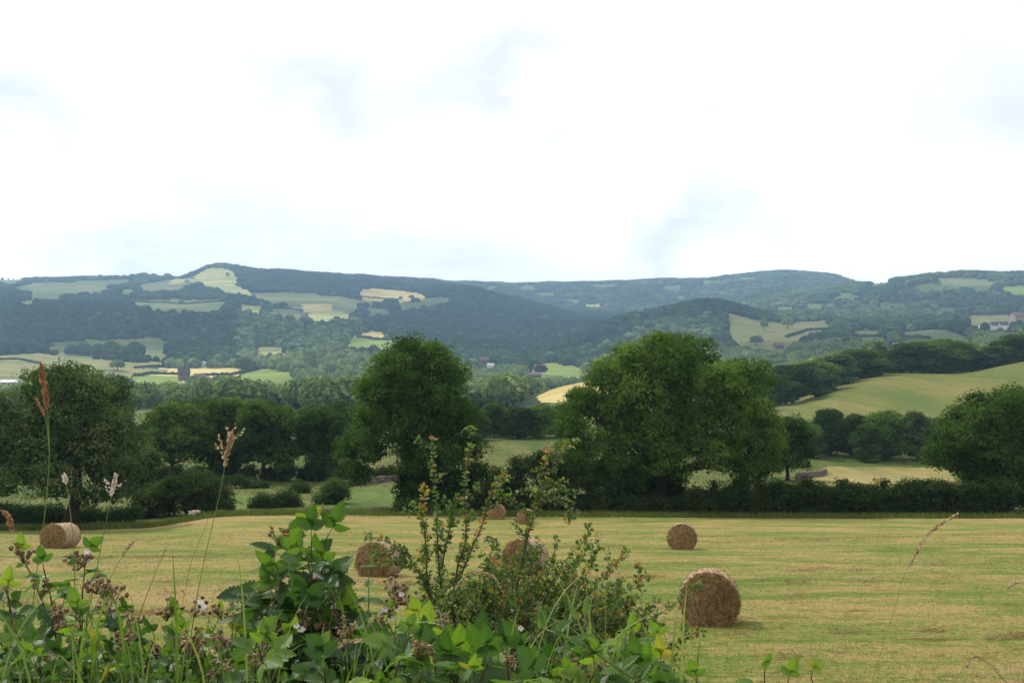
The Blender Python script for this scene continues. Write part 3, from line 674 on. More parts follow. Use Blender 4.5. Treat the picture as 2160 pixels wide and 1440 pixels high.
# copses and single crowns that break the skyline
sp_, sr_, sh_ = [], [], []
for u0_, u1_, st_, hpx in ((95, 190, 5, 5), (190, 278, 6, 8), (278, 362, 6, 12), (0, 95, 9, 4), (385, 500, 8, 5), (500, 980, 17, 3.5), (980, 1800, 19, 3.2), (1810, 2060, 14, 4), (2050, 2170, 7, 8), (-300, 0, 12, 4), (2170, 2500, 14, 5)):
    for u in np.arange(u0_, u1_, st_):
        u = u + R.uniform(-.5, .5) * st_; k = int(np.argmin(VG[:, int((u - UG[0]) / 5)])); Y = float(YG[k]); p = G(u, Y); h = hpx * R.uniform(.5, 1.15) / F * Y
        sp_.append(p); sr_.append(h * R.uniform(.5, .9)); sh_.append(h * .62)
a = Acc(); put_many(a, np.array(sp_), np.array(sr_), np.array(sh_), R.normal(size=len(sr_)) * .08 - .05, LUMP, LTF, .6)
tag(obj('skyline_trees', a.mesh('skyline_trees', M['far'])), 'line of small trees and copses standing on the skyline', 'trees', None, 'stuff')

# lone trees and hedges on the far fields
def lone(u, vb, w, h, label, y0, y1, name='lone_tree', mm='valley', g='lone trees in the far fields', k=None):
    p = hit(u, vb, y0, y1); s = p[1] / F; k = random.randrange(8) if k is None else k
    rz = h * s / 1.9; o = obj(name, None, None, p, R.uniform(0, 6), (w * s / 2.1, w * s / 2.1, rz)); tag(o, label, 'tree', g)
    obj('crown', kinds[k * 3 + {'valley': 0, 'far': 1, 'copper': 2}[mm]] , o, (0, 0, .98)); obj('trunk', TRK, o)
lone(248, 782, 34, 24, 'round lone tree at the left end of the barley strip', 900, 1800)
lone(1612, 698, 17, 28, 'narrow upright tree in the olive hill field', 1300, 2400)
lone(1661, 694, 28, 26, 'round tree in the top corner of the olive hill field', 1300, 2400)
lone(1596, 730, 32, 22, 'wide low tree at the foot of the olive hill field', 1200, 2400)
lone(1885, 722, 30, 24, 'round tree between the hedged paddocks on the right', 1100, 2200)
lone(292, 742, 20, 18, 'small round tree on the upper green pasture', 1400, 2300)
lone(516, 784, 46, 32, 'spreading tree at the right end of the barley strip', 900, 1700)
lone(757, 712, 18, 14, 'little tree on the small hedged meadow', 1700, 2500)
lone(815, 716, 12, 12, 'tiny tree by the hedge of the small hedged meadow', 1700, 2500)
lone(1140, 792, 30, 22, 'dark purple copper beech in the valley', 1150, 2000, 'copper_beech', 'copper', None, 0)
lone(660, 790, 13, 48, 'slim columnar poplar in the valley wood', 900, 1500, 'poplar_tree', 'valley', None)
lone(310, 640, 10, 8, 'speck of a tree on the left hill field', 2200, 3300); lone(382, 640, 12, 8, 'speck of a tree mid way along the hill field', 2200, 3300)
lone(845, 634, 10, 8, 'first speck tree by the straw coloured hill field', 2500, 4300); lone(868, 632, 14, 10, 'second speck tree by the straw coloured hill field', 2500, 4300); lone(480, 588, 8, 8, 'tiny tree on the bare hilltop', 3300, 4600)
def far_hedge(line, hgt, label, y0=500, y1=3500, g='hedges between the far fields'):
    P = np.array([hit(u, v, y0, y1) for u, v in line]); n = max(4, int(np.linalg.norm(np.diff(P, axis=0), axis=1).sum() / (hgt * .8)))
    s = np.linspace(0, len(P) - 1, n); q = np.stack([np.interp(s, range(len(P)), P[:, c]) for c in range(3)], 1)
    q[:, 2] = gz(q[:, 0], q[:, 1]); a = Acc(); b = q[0].copy(); r = hgt * R.uniform(.5, .8, n)
    put_many(a, q - b, r, r, np.full(n, .0) + R.normal(size=n) * .06, LUMP, LTF, .5)
    o = obj('hedge', a.mesh('hedge', M['far']), None, b); tag(o, label, 'hedge', g)
far_hedge([(285, 794), (320, 791), (375, 793)], 4, 'thin dark hedge under the barley strip, left of farmhouse')
far_hedge([(425, 793), (480, 793), (520, 787), (545, 781)], 4, 'hedge curving up under the right end of the barley strip')
far_hedge([(285, 779), (345, 774), (358, 770)], 3, 'hedge bounding the top left of the barley strip')
far_hedge([(-60, 762), (40, 759), (85, 768)], 3, 'curved hedge across the long pale pasture')
far_hedge([(755, 713), (790, 717), (830, 719)], 5, 'hedge splitting the small hedged meadow')
far_hedge([(1745, 697), (1700, 699), (1660, 712)], 5, 'hedge along the right side of the olive hill field')
far_hedge([(1800, 710), (1850, 711), (1900, 712), (1960, 716)], 5, 'dark hedge between the paddocks on the right')
far_hedge([(275, 638), (380, 641), (470, 638)], 5, 'hedge across the left hill field', 2200, 3300)
far_hedge([(762, 628), (840, 633)], 5, 'hedge under the straw coloured hill field', 2800, 4300)
far_hedge([(150, 748), (220, 750), (285, 752)], 22, 'tall dark belt below the upper green pasture', 1300, 1900)

# ------------------------------------------------------------------ houses
def flat_mat(name, c, rough=.8, sp=.3):
    m, nt, out = mat(name); n = noise(nt, 1.2, 4, mapping(nt)); d = nd(nt, 'BsdfPrincipled')
    lk(nt, mix(nt, n, tuple(x * .8 for x in c), tuple(min(1, x * 1.15) for x in c)), d.inputs['Base Color'])
    d.inputs['Roughness'].default_value = rough; d.inputs['Specular IOR Level'].default_value = sp
    lk(nt, d.outputs[0], out.inputs['Surface']); return m
HM = {'brick': flat_mat('brick wall', (.15, .085, .06)), 'slate': flat_mat('slate roof', (.06, .055, .065)), 'tile': flat_mat('red tile roof', (.12, .075, .06)),
      'white': flat_mat('white render', (.8, .8, .78)), 'stone': flat_mat('gritstone', (.30, .26, .21)), 'pane': flat_mat('window glass', (.03, .035, .04), .1, .5), 'grey': flat_mat('grey sheet roof', (.45, .46, .48), .4)}
def house(u, vb, wpx, hpx, wall, roof, label, y0, y1, rz=0.0, name='house', nwin=3, group=None, deep=.7, floors=2):
    p = hit(u, vb, y0, y1); s = p[1] / F; w, h = wpx * s, hpx * s; d = w * deep; eh = h * .62
    o = obj(name, None, None, p, rz); tag(o, label, 'house', group)
    a = Acc(); box(a, (0, 0, eh / 2 - 1), (w, d, eh + 2))
    V = [(-w/2, -d/2, eh), (-w/2, d/2, eh), (-w/2, 0, h), (w/2, -d/2, eh), (w/2, d/2, eh), (w/2, 0, h)]; a.add(V, [[0, 1, 2], [3, 5, 4]])
    wl = obj('wall', a.mesh('wall', HM[wall]), o)
    r = Acc(); e = .05 * w; t = .02 * w
    for sg in (-1, 1):
        V = [(-w/2 - e, sg * (d/2 + e), eh - e * .6), (w/2 + e, sg * (d/2 + e), eh - e * .6), (w/2 + e, 0, h + t), (-w/2 - e, 0, h + t)]
        V += [(x, y, z + t * 2) for x, y, z in V]
        r.add(V, [[0, 1, 2, 3], [7, 6, 5, 4], [0, 4, 5, 1], [1, 5, 6, 2], [2, 6, 7, 3], [3, 7, 4, 0]])
    rf = obj('roof', r.mesh('roof', HM[roof]), o)
    c = Acc(); box(c, (w * .36, 0, h + .05 * h), (w * .09, w * .07, h * .24)); obj('chimney', c.mesh('chimney', HM['brick']), rf)
    for f in range(floors):
        for k in range(nwin):
            q = Acc(); box(q, ((k + .5) / nwin * w - w / 2, -d / 2 - .03, eh * (f + .55) / floors), (w / nwin * .34, .12, eh / floors * .42)); obj('window', q.mesh('window', HM['pane']), o)
    return o
house(388, 803, 22, 26, 'brick', 'slate', 'tall brick farmhouse with dark roof below the barley strip', 900, 1600, .5)
house(421, 803, 22, 14, 'brick', 'tile', 'long low brick barn right of the tall farmhouse', 900, 1600, .1, 'barn', 3, floors=1)
house(405, 804, 9, 8, 'white', 'grey', 'white lean-to between the farmhouse and the barn', 900, 1600, .3, 'outbuilding', 1, floors=1)
house(430, 775, 9, 12, 'white', 'grey', 'bright white gabled building at the wood edge above the barley', 1100, 1900, 1.3, 'house', 1, floors=1)
house(403, 592, 14, 5, 'white', 'tile', 'tiny white farm with reddish roof on the hilltop', 2900, 4600, 0, 'farmhouse', 3, floors=1)
WC = 'white cottages in a row on the right hillside'
house(2098, 696, 16, 16, 'white', 'slate', 'left cottage of the white row on the right hillside', 1100, 2400, -.1, 'cottage', 3, WC)
house(2117, 696, 16, 16, 'white', 'slate', 'right cottage of the white row on the right hillside', 1100, 2400, -.1, 'cottage', 3, WC)
house(2070, 693, 9, 9, 'white', 'slate', 'small pale cottage standing apart, left of the white row', 1100, 2400, .3, 'cottage', 2)
house(2145, 678, 26, 18, 'stone', 'tile', 'large stone house on the hillside above the white cottages', 1200, 2500, .3, 'house', 4)
house(2000, 690, 14, 10, 'stone', 'tile', 'stone farmhouse among trees left of the white cottages', 1200, 2500, .3, 'farmhouse', 2)
house(1643, 738, 18, 12, 'brick', 'tile', 'lone brick cottage at the foot of the olive hill field', 1200, 2400, .3, 'cottage', 2)
house(1892, 735, 18, 10, 'grey', 'grey', 'grey sheet roofed barn among trees right of the paddocks', 900, 2200, .2, 'barn', 1, floors=1)
house(1848, 678, 14, 7, 'stone', 'grey', 'pale farm roof in the trees above the paddocks', 1400, 2600, .2, 'barn', 1, floors=1)
house(1035, 776, 14, 9, 'white', 'grey', 'white cottage in the valley bottom, centre', 1200, 2000, .1, 'cottage', 2)
house(1020, 768, 20, 14, 'brick', 'tile', 'reddish house beside the white valley cottage', 1250, 2000, .4, 'house', 3)
house(1128, 797, 26, 10, 'brick', 'tile', 'long red roofed house in front of the copper beech', 1150, 2000, .05, 'house', 4, floors=1)
house(22, 811, 34, 8, 'grey', 'grey', 'pale shed roof at the left edge below the pasture', 900, 1700, .1, 'shed', 2, floors=1)
house(912, 628, 6, 6, 'white', 'grey', 'white speck of a farm beside the hill copse', 2800, 4300, 0, 'farmhouse', 1, floors=1)

# ------------------------------------------------------------------ dry stone walls
M['drystone'] = plain_mat('dry stone', (.07, .06, .055), (.20, .17, .15), 1.5, .95, .15, .7)
def stone_wall(line, h, t, label, size=.35, g=None, z=None):
    P = np.array([G(*p) if z is None else p for p in line], float); b = P[0].copy(); a = Acc()
    n = max(2, int(np.linalg.norm(np.diff(P, axis=0), axis=1).sum() / size)); s = np.linspace(0, len(P) - 1, n)
    q = np.stack([np.interp(s, range(len(P)), P[:, c]) for c in range(3)], 1)
    if z is None: q[:, 2] = gz(q[:, 0], q[:, 1])
    d = np.gradient(q, axis=0); ang = np.arctan2(d[:, 1], d[:, 0])
    for k in range(n):
        for c in range(int(h / (size * .45))):
            o = (k + .5 * (c % 2)) ; x, y, zz = q[k] - b + d[k] * (.5 * (c % 2))
            S = np.array([size * 1.02, t * (1 - .08 * c), size * .47]) * R.uniform(.7, 1.15, 3)
            A = Acc(); box(A, (0, 0, 0), (1, 1, 1)); v = np.concatenate(A.v) * S + R.normal(size=(8, 3)) * size * .09
            ca, sa = math.cos(ang[k] + R.normal() * .08), math.sin(ang[k]); v = np.stack([v[:, 0] * ca - v[:, 1] * sa, v[:, 0] * sa + v[:, 1] * ca, v[:, 2]], 1)
            a.add(v + (x, y, zz + size * .45 * (c + .3)), A.f[(4, 0)][0][0], R.uniform(0, 1))
    o = obj('stone_wall', a.mesh('stone_wall', M['drystone']), None, b); tag(o, label, 'wall', g); return o
stone_wall([(1680, 128), (1712, 150), (1742, 172)], 1.0, .5, 'grey dry stone wall slanting up beside the round tree with the bare trunk')
stone_wall([(700, 108), (745, 120), (840, 126)], .9, .5, 'old dry stone wall crossing the slope left of the tall upright tree')
# post and rail by the hedge gap, old posts on the left
M['wood'] = plain_mat('weathered wood', (.12, .09, .06), (.30, .24, .17), 4, .9, .1, .3, (1, 1, .2))
o = obj('fence', None, None, G(2128, 84)); tag(o, 'short pale rail fence closing the hedge gap under the dark oak', 'fence')
for x in (-.75, .35, 1.3):
    a = Acc(); box(a, (x, 0, .6), (.12, .12, 1.5)); obj('post', a.mesh('post', M['wood']), o)
for z in (.3, .6, .9, 1.2):
    a = Acc(); box(a, (.28, -.09, z), (2.2, .05, .1)); obj('rail', a.mesh('rail', M['wood']), o)
o = obj('wire_fence', None, None, G(668, 79)); tag(o, 'low wire fence with two old posts left of the tall upright tree', 'fence')
for x in (-.55, .45):
    a = Acc(); box(a, (x, 0, .35), (.13, .13, 1.0)); obj('post', a.mesh('post', M['wood']), o)
for z in (.25, .6):
    a = Acc(); tube(a, wob((-5.2, 0, z - .3), (.5, 0, z), 14, .004), [.02, .02], 4); obj('wire', a.mesh('wire', M['bark']), o)
from mathutils import Matrix
# ------------------------------------------------------------------ hay bales
def straw_mat(name, c1, c2, c3, sc):
    m, nt, out = mat(name); tc = nd(nt, 'TexCoord'); mp = nd(nt, 'Mapping'); mp.inputs['Scale'].default_value = sc
    lk(nt, tc.outputs['Object'], mp.inputs['Vector']); n1 = noise(nt, 1.0, 6, mp.outputs['Vector'], .7, .8); at = nd(nt, 'Attribute', attribute_name='tint')
    f = mth(nt, 'ADD', mth(nt, 'MULTIPLY', n1, .66), mth(nt, 'MULTIPLY', at.outputs['Fac'], .34))
    c = ramp(nt, f, [(.34, c1), (.5, c2), (.68, c3)]); d = nd(nt, 'BsdfPrincipled'); lk(nt, c, d.inputs['Base Color']); d.inputs['Roughness'].default_value = .9
    d.inputs['Specular IOR Level'].default_value = .15
    b = nd(nt, 'Bump'); b.inputs['Strength'].default_value = .9; b.inputs['Distance'].default_value = .03; lk(nt, n1, b.inputs['Height']); lk(nt, b.outputs[0], d.inputs['Normal'])
    lk(nt, d.outputs[0], out.inputs['Surface']); return m
M['hay'] = straw_mat('hay end', (.09, .055, .024), (.28, .18, .078), (.48, .34, .16), (16, 16, 16))
M['wrap'] = straw_mat('hay barrel', (.24, .165, .10), (.32, .23, .15), (.42, .32, .22), (4, 26, 26))
M['straw'] = plain_mat('loose straw', (.10, .062, .026), (.32, .215, .10), 8, .8, .2)
M['bale_straw'] = plain_mat('bale straw', (.15, .095, .04), (.48, .34, .17), 8, .8, .2)
def bale(u, Y, yaw, D, label, n_straw, Wd=1.2):
    b = G(u, Y); r0 = D / 2; o = obj('hay_bale', None, None, b, yaw); o.rotation_euler = (Matrix.Rotation(-.135, 3, 'X') @ Matrix.Rotation(yaw, 3, 'Z')).to_euler(); tag(o, label, 'hay bale', 'round hay bales on the mown field')
    na, sq = 56, .93
    def surf(a_, rr, x):    # axis along local X... the bale end faces -Y after the yaw
        z = np.sin(a_) * rr; z = np.where(z < -r0 * .80, -r0 * .80 - (z + r0 * .80) * -.12, z)
        return np.stack([np.cos(a_) * rr * 1.02, np.full_like(a_, x) if np.isscalar(x) else x, z + r0 * .80], -1)
    A = np.arange(na) / na * 2 * np.pi
    # ends: rings with spiral bumps
    for sgn, nm in ((-1, 'hay_end'), (1, 'hay_end')):
        a = Acc(); V = []
        radii = np.linspace(0.02, 1, 14) * r0
        for k, rr in enumerate(radii):
            d = sgn * (Wd / 2 + .035 * math.cos(rr / r0 * 1.5) + .018 * math.sin(rr * 38)) ; V.append(surf(A, rr + (0 if k < 13 else 0) + R.normal(size=na) * .004, d + R.normal(size=na) * .012))
        V = np.concatenate(V); i = np.arange(13)[:, None] * na; j = np.arange(na)[None]; j2 = (j + 1) % na
        a.add(V, np.stack([i + j, i + j2, i + na + j2, i + na + j], -1).reshape(-1, 4), np.clip(.5 + .42 * np.sin((radii[:-1, None] / r0 * 6.5 + A[None] / 6.28) * 6.28).ravel() + R.normal(size=13 * na) * .12, 0, 1))
        obj(nm, a.mesh(nm, M['hay'], True), o)
    a = Acc(); nx = 16; V = []
    for k in range(nx + 1):
        x = (k / nx - .5) * Wd; rr = r0 * (1 + .012 * math.sin(k * 2.2)) + R.normal(size=na) * .007 - (.03 if k in (0, nx) else 0)
        V.append(surf(A, rr, x))
    i = np.arange(nx)[:, None] * na; j = np.arange(na)[None]; j2 = (j + 1) % na
    a.add(np.concatenate(V), np.stack([i + j, i + na + j, i + na + j2, i + j2], -1).reshape(-1, 4), R.uniform(0, 1, nx * na))
    obj('wrapped_barrel', a.mesh('wrapped_barrel', M['wrap'], True), o)
    # stray straw
    a = Acc(); n = n_straw; th = R.uniform(0, 6.28, n); endm = R.random(n) < .93; rr = np.where(endm, np.sqrt(R.uniform(0, 1, n)) * r0, r0)
    x = np.where(endm, -Wd / 2 - .04, R.uniform(-.5, .5, n) * Wd); P = surf(th, rr, x)
    tang = np.stack([-np.sin(th), np.zeros(n), np.cos(th)], 1) + R.normal(size=(n, 3)) * .45; out_ = np.where(endm[:, None], np.array([[0, -1, 0.]]), np.stack([np.cos(th), np.zeros(n), np.sin(th)], 1))
    tang += out_ * R.uniform(0, .55, (n, 1)); tang /= np.linalg.norm(tang, axis=1, keepdims=True)
    ln = R.uniform(.05, .17, (n, 1)); sd = np.cross(tang, out_); sd /= np.linalg.norm(sd, axis=1, keepdims=True) + 1e-9; w = .0045 + .00012 * Y
    q = P + tang * ln; q2 = P + tang * ln * .5 + out_ * .012
    V = np.stack([P - sd * w, P + sd * w, q2 + sd * w, q + sd * w * .3, q - sd * w * .3, q2 - sd * w], 1); f = np.arange(6 * n).reshape(n, 6)
    a.add(V.reshape(-1, 3), f, R.uniform(0, 1, n)); obj('stray_straw', a.mesh('stray_straw', M['bale_straw']), o)
    # tufts at the foot
    return o
bale(1498, 23.0, -.19, 1.30, 'nearest and largest hay bale, its dark end facing the viewer, right of the hawthorn', 3600)
bale(1439, 48.0, -.17, 1.36, 'middle distance hay bale directly behind the nearest one', 1500)
bale(802, 34.5, -.30, 1.28, 'hay bale left of the hawthorn showing its pale wrapped side', 2600, 1.15)
bale(1108, 35.5, -.33, 1.32, 'hay bale half hidden behind the hawthorn twigs', 2200, 1.2)
bale(127, 49.0, -.12, 1.30, 'leftmost hay bale, its long pale side turned to the right, under the leaning tree', 1300, 1.35)
bale(1048, 76.0, -.05, 1.24, 'farthest hay bale, against the dark thicket', 600)
bale(1110, 70.5, -.12, 1.16, 'small far hay bale right of the farthest one, partly behind the sprays', 600)

# ------------------------------------------------------------------ stubble and loose hay on the field
M['stub'] = foliage_mat('cut grass blades', (.07, .12, .02), (.15, .17, .045), (.30, .23, .10), .25, .25)
def blades(n, y0, y1, umin, umax, ln, wd, flat, clumpy=0):
    Y = y0 * (y1 / y0) ** R.uniform(0, 1, n); u = R.uniform(umin, umax, n); x = (u - CX) / F * Y
    if clumpy:
        nz = .7 * noise3(np.stack([x * 1.1, Y * 2.1], 1), 1.3, 77) + .8 * noise3(np.stack([x * .16, Y * .75], 1), 1.2, 78) + R.normal(size=n) * .15; k = nz > clumpy; x, Y, u = x[k], Y[k], u[k]; n = len(x)
    z = gz(x, Y); P = np.stack([x, Y, z], 1)
    a = R.uniform(0, 6.28, n); L = ln * R.uniform(.5, 1.4, n); el = np.where(R.random(n) < flat, R.uniform(0, .35, n), R.uniform(.6, 1.5, n))
    D = np.stack([np.cos(a) * np.cos(el), np.sin(a) * np.cos(el), np.sin(el)], 1) * L[:, None]; S = np.stack([-np.sin(a), np.cos(a), np.zeros(n)], 1) * (wd * (Y / 25) ** .8)[:, None]
    lift = np.array([0, 0, .01]) if not clumpy else np.stack([np.zeros(n), np.zeros(n), R.uniform(0, .07, n)], 1)
    P = P + lift
    V = np.stack([P - S, P + S, P + D * .6 + S * .8, P + D - [0, 0, .3] * L[:, None] * .3, P + D * .6 - S * .8], 1)
    g = noise3(np.stack([x * .05, Y * .45], 1), 3.0, 5)
    return V, np.clip(.5 + .22 * g + R.normal(size=n) * .2 + (.15 if clumpy else 0), 0, 1), n
a = Acc(); V, t, n = blades(150000, 15.5, 62, -150, 2310, .06, .0036, .6); a.add(V.reshape(-1, 3), np.arange(5 * n).reshape(n, 5), t)
tag(obj('field_stubble', a.mesh('field_stubble', M['stub'])), 'short cut grass blades over the near hay field', 'stubble', None, 'stuff')
a = Acc(); V, t, n = blades(420000, 15.5, 66, -150, 2310, .13, .0045, .85, .80); a.add(V.reshape(-1, 3), np.arange(5 * n).reshape(n, 5), t)
tag(obj('loose_hay', a.mesh('loose_hay', M['straw'])), 'wisps of dry hay left in rows on the field', 'loose hay', None, 'stuff')
# rough grass fringe along the far edge
a = Acc(); n = 26000; u = R.uniform(-100, 2260, n); e = np.interp(u, [-100, 300, 420, 500, 2260], [72, 73, 77, 78.5, 78.5]); Y = e + R.uniform(-.6, 3.5, n); x = (u - CX) / F * Y; P = np.stack([x, Y, gz(x, Y)], 1)
an = R.uniform(0, 6.28, n); L = R.uniform(.15, .5, n)[:, None]; S = np.stack([np.cos(an), np.sin(an), 0 * an], 1) * .03; D = np.stack([R.normal(size=n) * .3, R.normal(size=n) * .3, np.ones(n)], 1) * L
a.add(np.stack([P - S, P + S, P + D], 1).reshape(-1, 3), np.arange(3 * n).reshape(n, 3), R.uniform(.2, .9, n))
tag(obj('edge_grass', a.mesh('edge_grass', foliage_mat('edge grass', (.04, .07, .015), (.08, .12, .03), (.18, .17, .06), .3, .3))), 'unmown grass fringe along the far field edge', 'grass', None, 'stuff')

a = Acc(); n = 70000; Y = 79 * (210 / 79) ** R.uniform(0, 1, n); u = R.uniform(-150, 2310, n); x = (u - CX) / F * Y; g = noise3(np.stack([x * .25, Y * .2], 1), 1.0, 91); k = (g > -.35) & (cover(x, Y, gz(x, Y)) == 0) & (Y > np.interp(u, [0, 300, 420, 500], [73, 74, 78, 79.5])); x, Y, g = x[k], Y[k], g[k]; n = len(x)
P = np.stack([x, Y, gz(x, Y)], 1); an = R.uniform(0, 6.28, n); L = (R.uniform(.05, .19, n) * (.6 + .4 * np.clip(g, 0, 1.5)))[:, None]; S = np.stack([np.cos(an), np.sin(an), 0 * an], 1) * (.045 * Y / 90)[:, None]; D = np.stack([R.normal(size=n) * .4, R.normal(size=n) * .4, np.ones(n)], 1) * L
a.add(np.stack([P - S, P + S, P + D], 1).reshape(-1, 3), np.arange(3 * n).reshape(n, 3), np.clip(.45 + .2 * g + R.normal(size=n) * .15, 0, 1))
tag(obj('pasture_grass', a.mesh('pasture_grass', foliage_mat('pasture grass', (.045, .075, .017), (.075, .10, .025), (.12, .12, .042), .2, .05))), 'rough grazed grass on the slopes beyond the hay field', 'grass', None, 'stuff')
# ------------------------------------------------------------------ the bank, the wall on it and the plants in front
a = Acc(); xs = np.linspace(-16, 16, 97); ys = np.concatenate([np.linspace(-10, 2, 25), np.linspace(2.2, 9.4, 37)])
X, Y = np.meshgrid(xs, ys); Z = np.interp(Y, [-10, 2.3, 3.1, 4.2, 6, 8.2, 9.4], [-1.62, -1.58, -1.75, -2.35, -3.3, -4.4, -4.8]) + noise3(np.stack([X.ravel(), Y.ravel()], 1), 1.8, 8).reshape(X.shape) * .05
i, j = np.meshgrid(np.arange(len(ys) - 1), np.arange(96), indexing='ij'); a.add(np.stack([X, Y, Z], -1).reshape(-1, 3), np.stack([i*97+j, i*97+j+1, (i+1)*97+j+1, (i+1)*97+j], -1).reshape(-1, 4))
tag(obj('bank', a.mesh('bank', grass_mat('bank earth', (.02, .025, .01), (.05, .06, .02), (.09, .08, .04), (1, 1, 1), 12, .6), True)), 'earth bank dropping to the hay field', None, None, 'structure')
M['drystone'].name = 'dry stone'
stone_wall([(-2.6, 2.75, -1.72), (-.9, 2.8, -1.74), (.25, 2.85, -1.78)], .74, .42, 'mossy dry stone wall buried under the brambles in the foreground', .17, None, 'world')

def leaf_mat(name, stops, trans, rough, back, spec=.5, nscale=40, tc=(1.75, 1.9, .6)):
    m, nt, out = mat(name); at = nd(nt, 'Attribute', attribute_name='tint'); n = noise(nt, nscale, 3, mapping(nt))
    f = mth(nt, 'ADD', at.outputs['Fac'], mth(nt, 'MULTIPLY', mth(nt, 'SUBTRACT', n, .5), .16)); c = ramp(nt, f, stops)
    g = nd(nt, 'NewGeometry'); cb = mix(nt, g.outputs['Backfacing'], c, mix(nt, .5, c, back))
    d = nd(nt, 'BsdfPrincipled'); lk(nt, cb, d.inputs['Base Color']); d.inputs['Specular IOR Level'].default_value = spec
    lk(nt, mth(nt, 'ADD', mth(nt, 'MULTIPLY', n, .25), rough - .12), d.inputs['Roughness'])
    t = nd(nt, 'BsdfTranslucent'); lk(nt, mix(nt, 1.0, c, tc, 'MULTIPLY'), t.inputs['Color'])
    ms = nd(nt, 'MixShader'); ms.inputs[0].default_value = trans
    lk(nt, d.outputs[0], ms.inputs[1]); lk(nt, t.outputs[0], ms.inputs[2]); lk(nt, ms.outputs[0], out.inputs['Surface']); return m
M['bramble'] = leaf_mat('bramble leaf', [(.1, (.025, .065, .02)), (.40, (.05, .11, .025)), (.60, (.10, .18, .03)), (.80, (.17, .25, .035)), (.93, (.30, .25, .05)), (1, (.24, .09, .03))], .42, .47, (.16, .24, .10), .36)
M['nettle'] = leaf_mat('nettle leaf', [(.1, (.04, .09, .02)), (.9, (.10, .18, .04))], .4, .6, (.12, .2, .08))
M['haw'] = leaf_mat('hawthorn leaf', [(.1, (.035, .07, .02)), (.45, (.075, .125, .03)), (.66, (.12, .17, .03)), (.80, (.26, .24, .04)), (.9, (.24, .12, .04)), (1, (.26, .08, .04))], .38, .45, (.14, .18, .09))
M['cane'] = plain_mat('bramble cane', (.05, .02, .018), (.13, .09, .04), 20, .6, .4)
M['twig'] = plain_mat('hawthorn twig', (.03, .02, .015), (.10, .07, .05), 25, .85, .2)
M['stem'] = plain_mat('green stem', (.08, .13, .03), (.16, .20, .06), 20, .6, .3)
M['fruit'] = plain_mat('unripe fruit', (.06, .034, .015), (.22, .135, .055), 60, .6, .4)
M['petal'] = plain_mat('white petal', (.7, .66, .66), (.85, .82, .8), 30, .7, .2)
M['dry'] = leaf_mat('dry seed head', [(0, (.20, .10, .05)), (.5, (.34, .24, .12)), (1, (.55, .48, .32))], .4, .7, (.4, .35, .25), .2, 40, (1.1, 1.05, .9))
M['rust'] = leaf_mat('rusty seed head', [(0, (.22, .10, .045)), (1, (.38, .21, .10))], .4, .7, (.4, .25, .15), .2, 40, (1.1, 1.05, .9))
M['pale'] = leaf_mat('downy seed head', [(0, (.32, .24, .20)), (1, (.70, .64, .58))], .4, .8, (.7, .65, .6), .2, 40, (1.1, 1.05, .9))
M['blade'] = leaf_mat('grass blade', [(0, (.05, .09, .015)), (.6, (.10, .16, .028)), (1, (.22, .22, .08))], .36, .5, (.14, .2, .05), .35)

def leaflet_tpl(seed, nr=17, sharp=True):
    r = np.random.default_rng(seed); s = np.linspace(0, 1, nr); w = np.sin(np.pi * np.clip(s, 0, 1) ** .72) ** .75 * .5; w[0] = .02; w[-1] = 0.004
    if sharp: w = w * (1 + .20 * np.where(np.arange(nr) % 2, 1, -1) * (s > .08))
    cu = r.uniform(-.25, .1); cols = np.array([-1, -.5, 0, .5, 1]); V = []
    for k in range(nr):
        for c in cols:
            x = c * w[k]; y = s[k] - (.10 * abs(c) * (1 - s[k])) - (.04 * abs(c) if k % 2 else 0); z = abs(c) * w[k] * .38 + (.034 * math.cos(k * math.pi) * (abs(c) > .2)) + cu * s[k] ** 2 - .12 * w[k] * c * c + r.normal() * .006
            V.append((x * .74, y, z))
    i, j = np.meshgrid(np.arange(nr - 1), np.arange(4), indexing='ij'); f = np.stack([i*5+j, i*5+j+1, (i+1)*5+j+1, (i+1)*5+j], -1).reshape(-1, 4)
    return np.array(V), f
LT = [leaflet_tpl(s) for s in range(6)]; NT = [leaflet_tpl(s + 20) for s in range(3)]
def frame(D, N):
    D = D / np.linalg.norm(D); N = N - D * (N @ D); N /= np.linalg.norm(N) + 1e-9; return np.stack([np.cross(D, N), D, N])
def put_leaf(acc, tpl, p, D, N, L, t, wf=1.0):
    v, f = tpl; B = frame(np.asarray(D, float), np.asarray(N, float)); acc.add((v * (L * wf, L, L)) @ B + p, f, t)
def compound(acc, stem, p, D, N, L, t, n=3):
    """a bramble leaf: stalk from p along D, then n toothed leaflets"""
    B = frame(np.asarray(D, float), np.asarray(N, float)); q = p + B[1] * L * .8 - B[2] * L * .05; tube(stem, bez(p, p + B[1] * L * .4 + B[2] * L * .08, q, 5), [.0016, .001], 4, .5, 1)
    for k, an in enumerate([0, .95, -.95, 1.9, -1.9][:n]):
        an += R.normal() * .12; d = B[1] * math.cos(an) + B[0] * math.sin(an); nn = B[2] + R.normal(size=3) * .18 + d * -.12; ll = L * (1.12 if k == 0 else .9 if k < 3 else .7) * R.uniform(.9, 1.1)
        o = q + d * L * (.32 if k == 0 else .04); 
        if k == 0: tube(stem, [q, o], [.001, .0008], 3, .5, 1)
        put_leaf(acc, LT[R.integers(6)], o, d + np.array([0, 0, -.22 - R.random() * .25]), nn, ll, np.clip(t + R.normal() * .05, 0, 1), R.uniform(.85, 1.1))
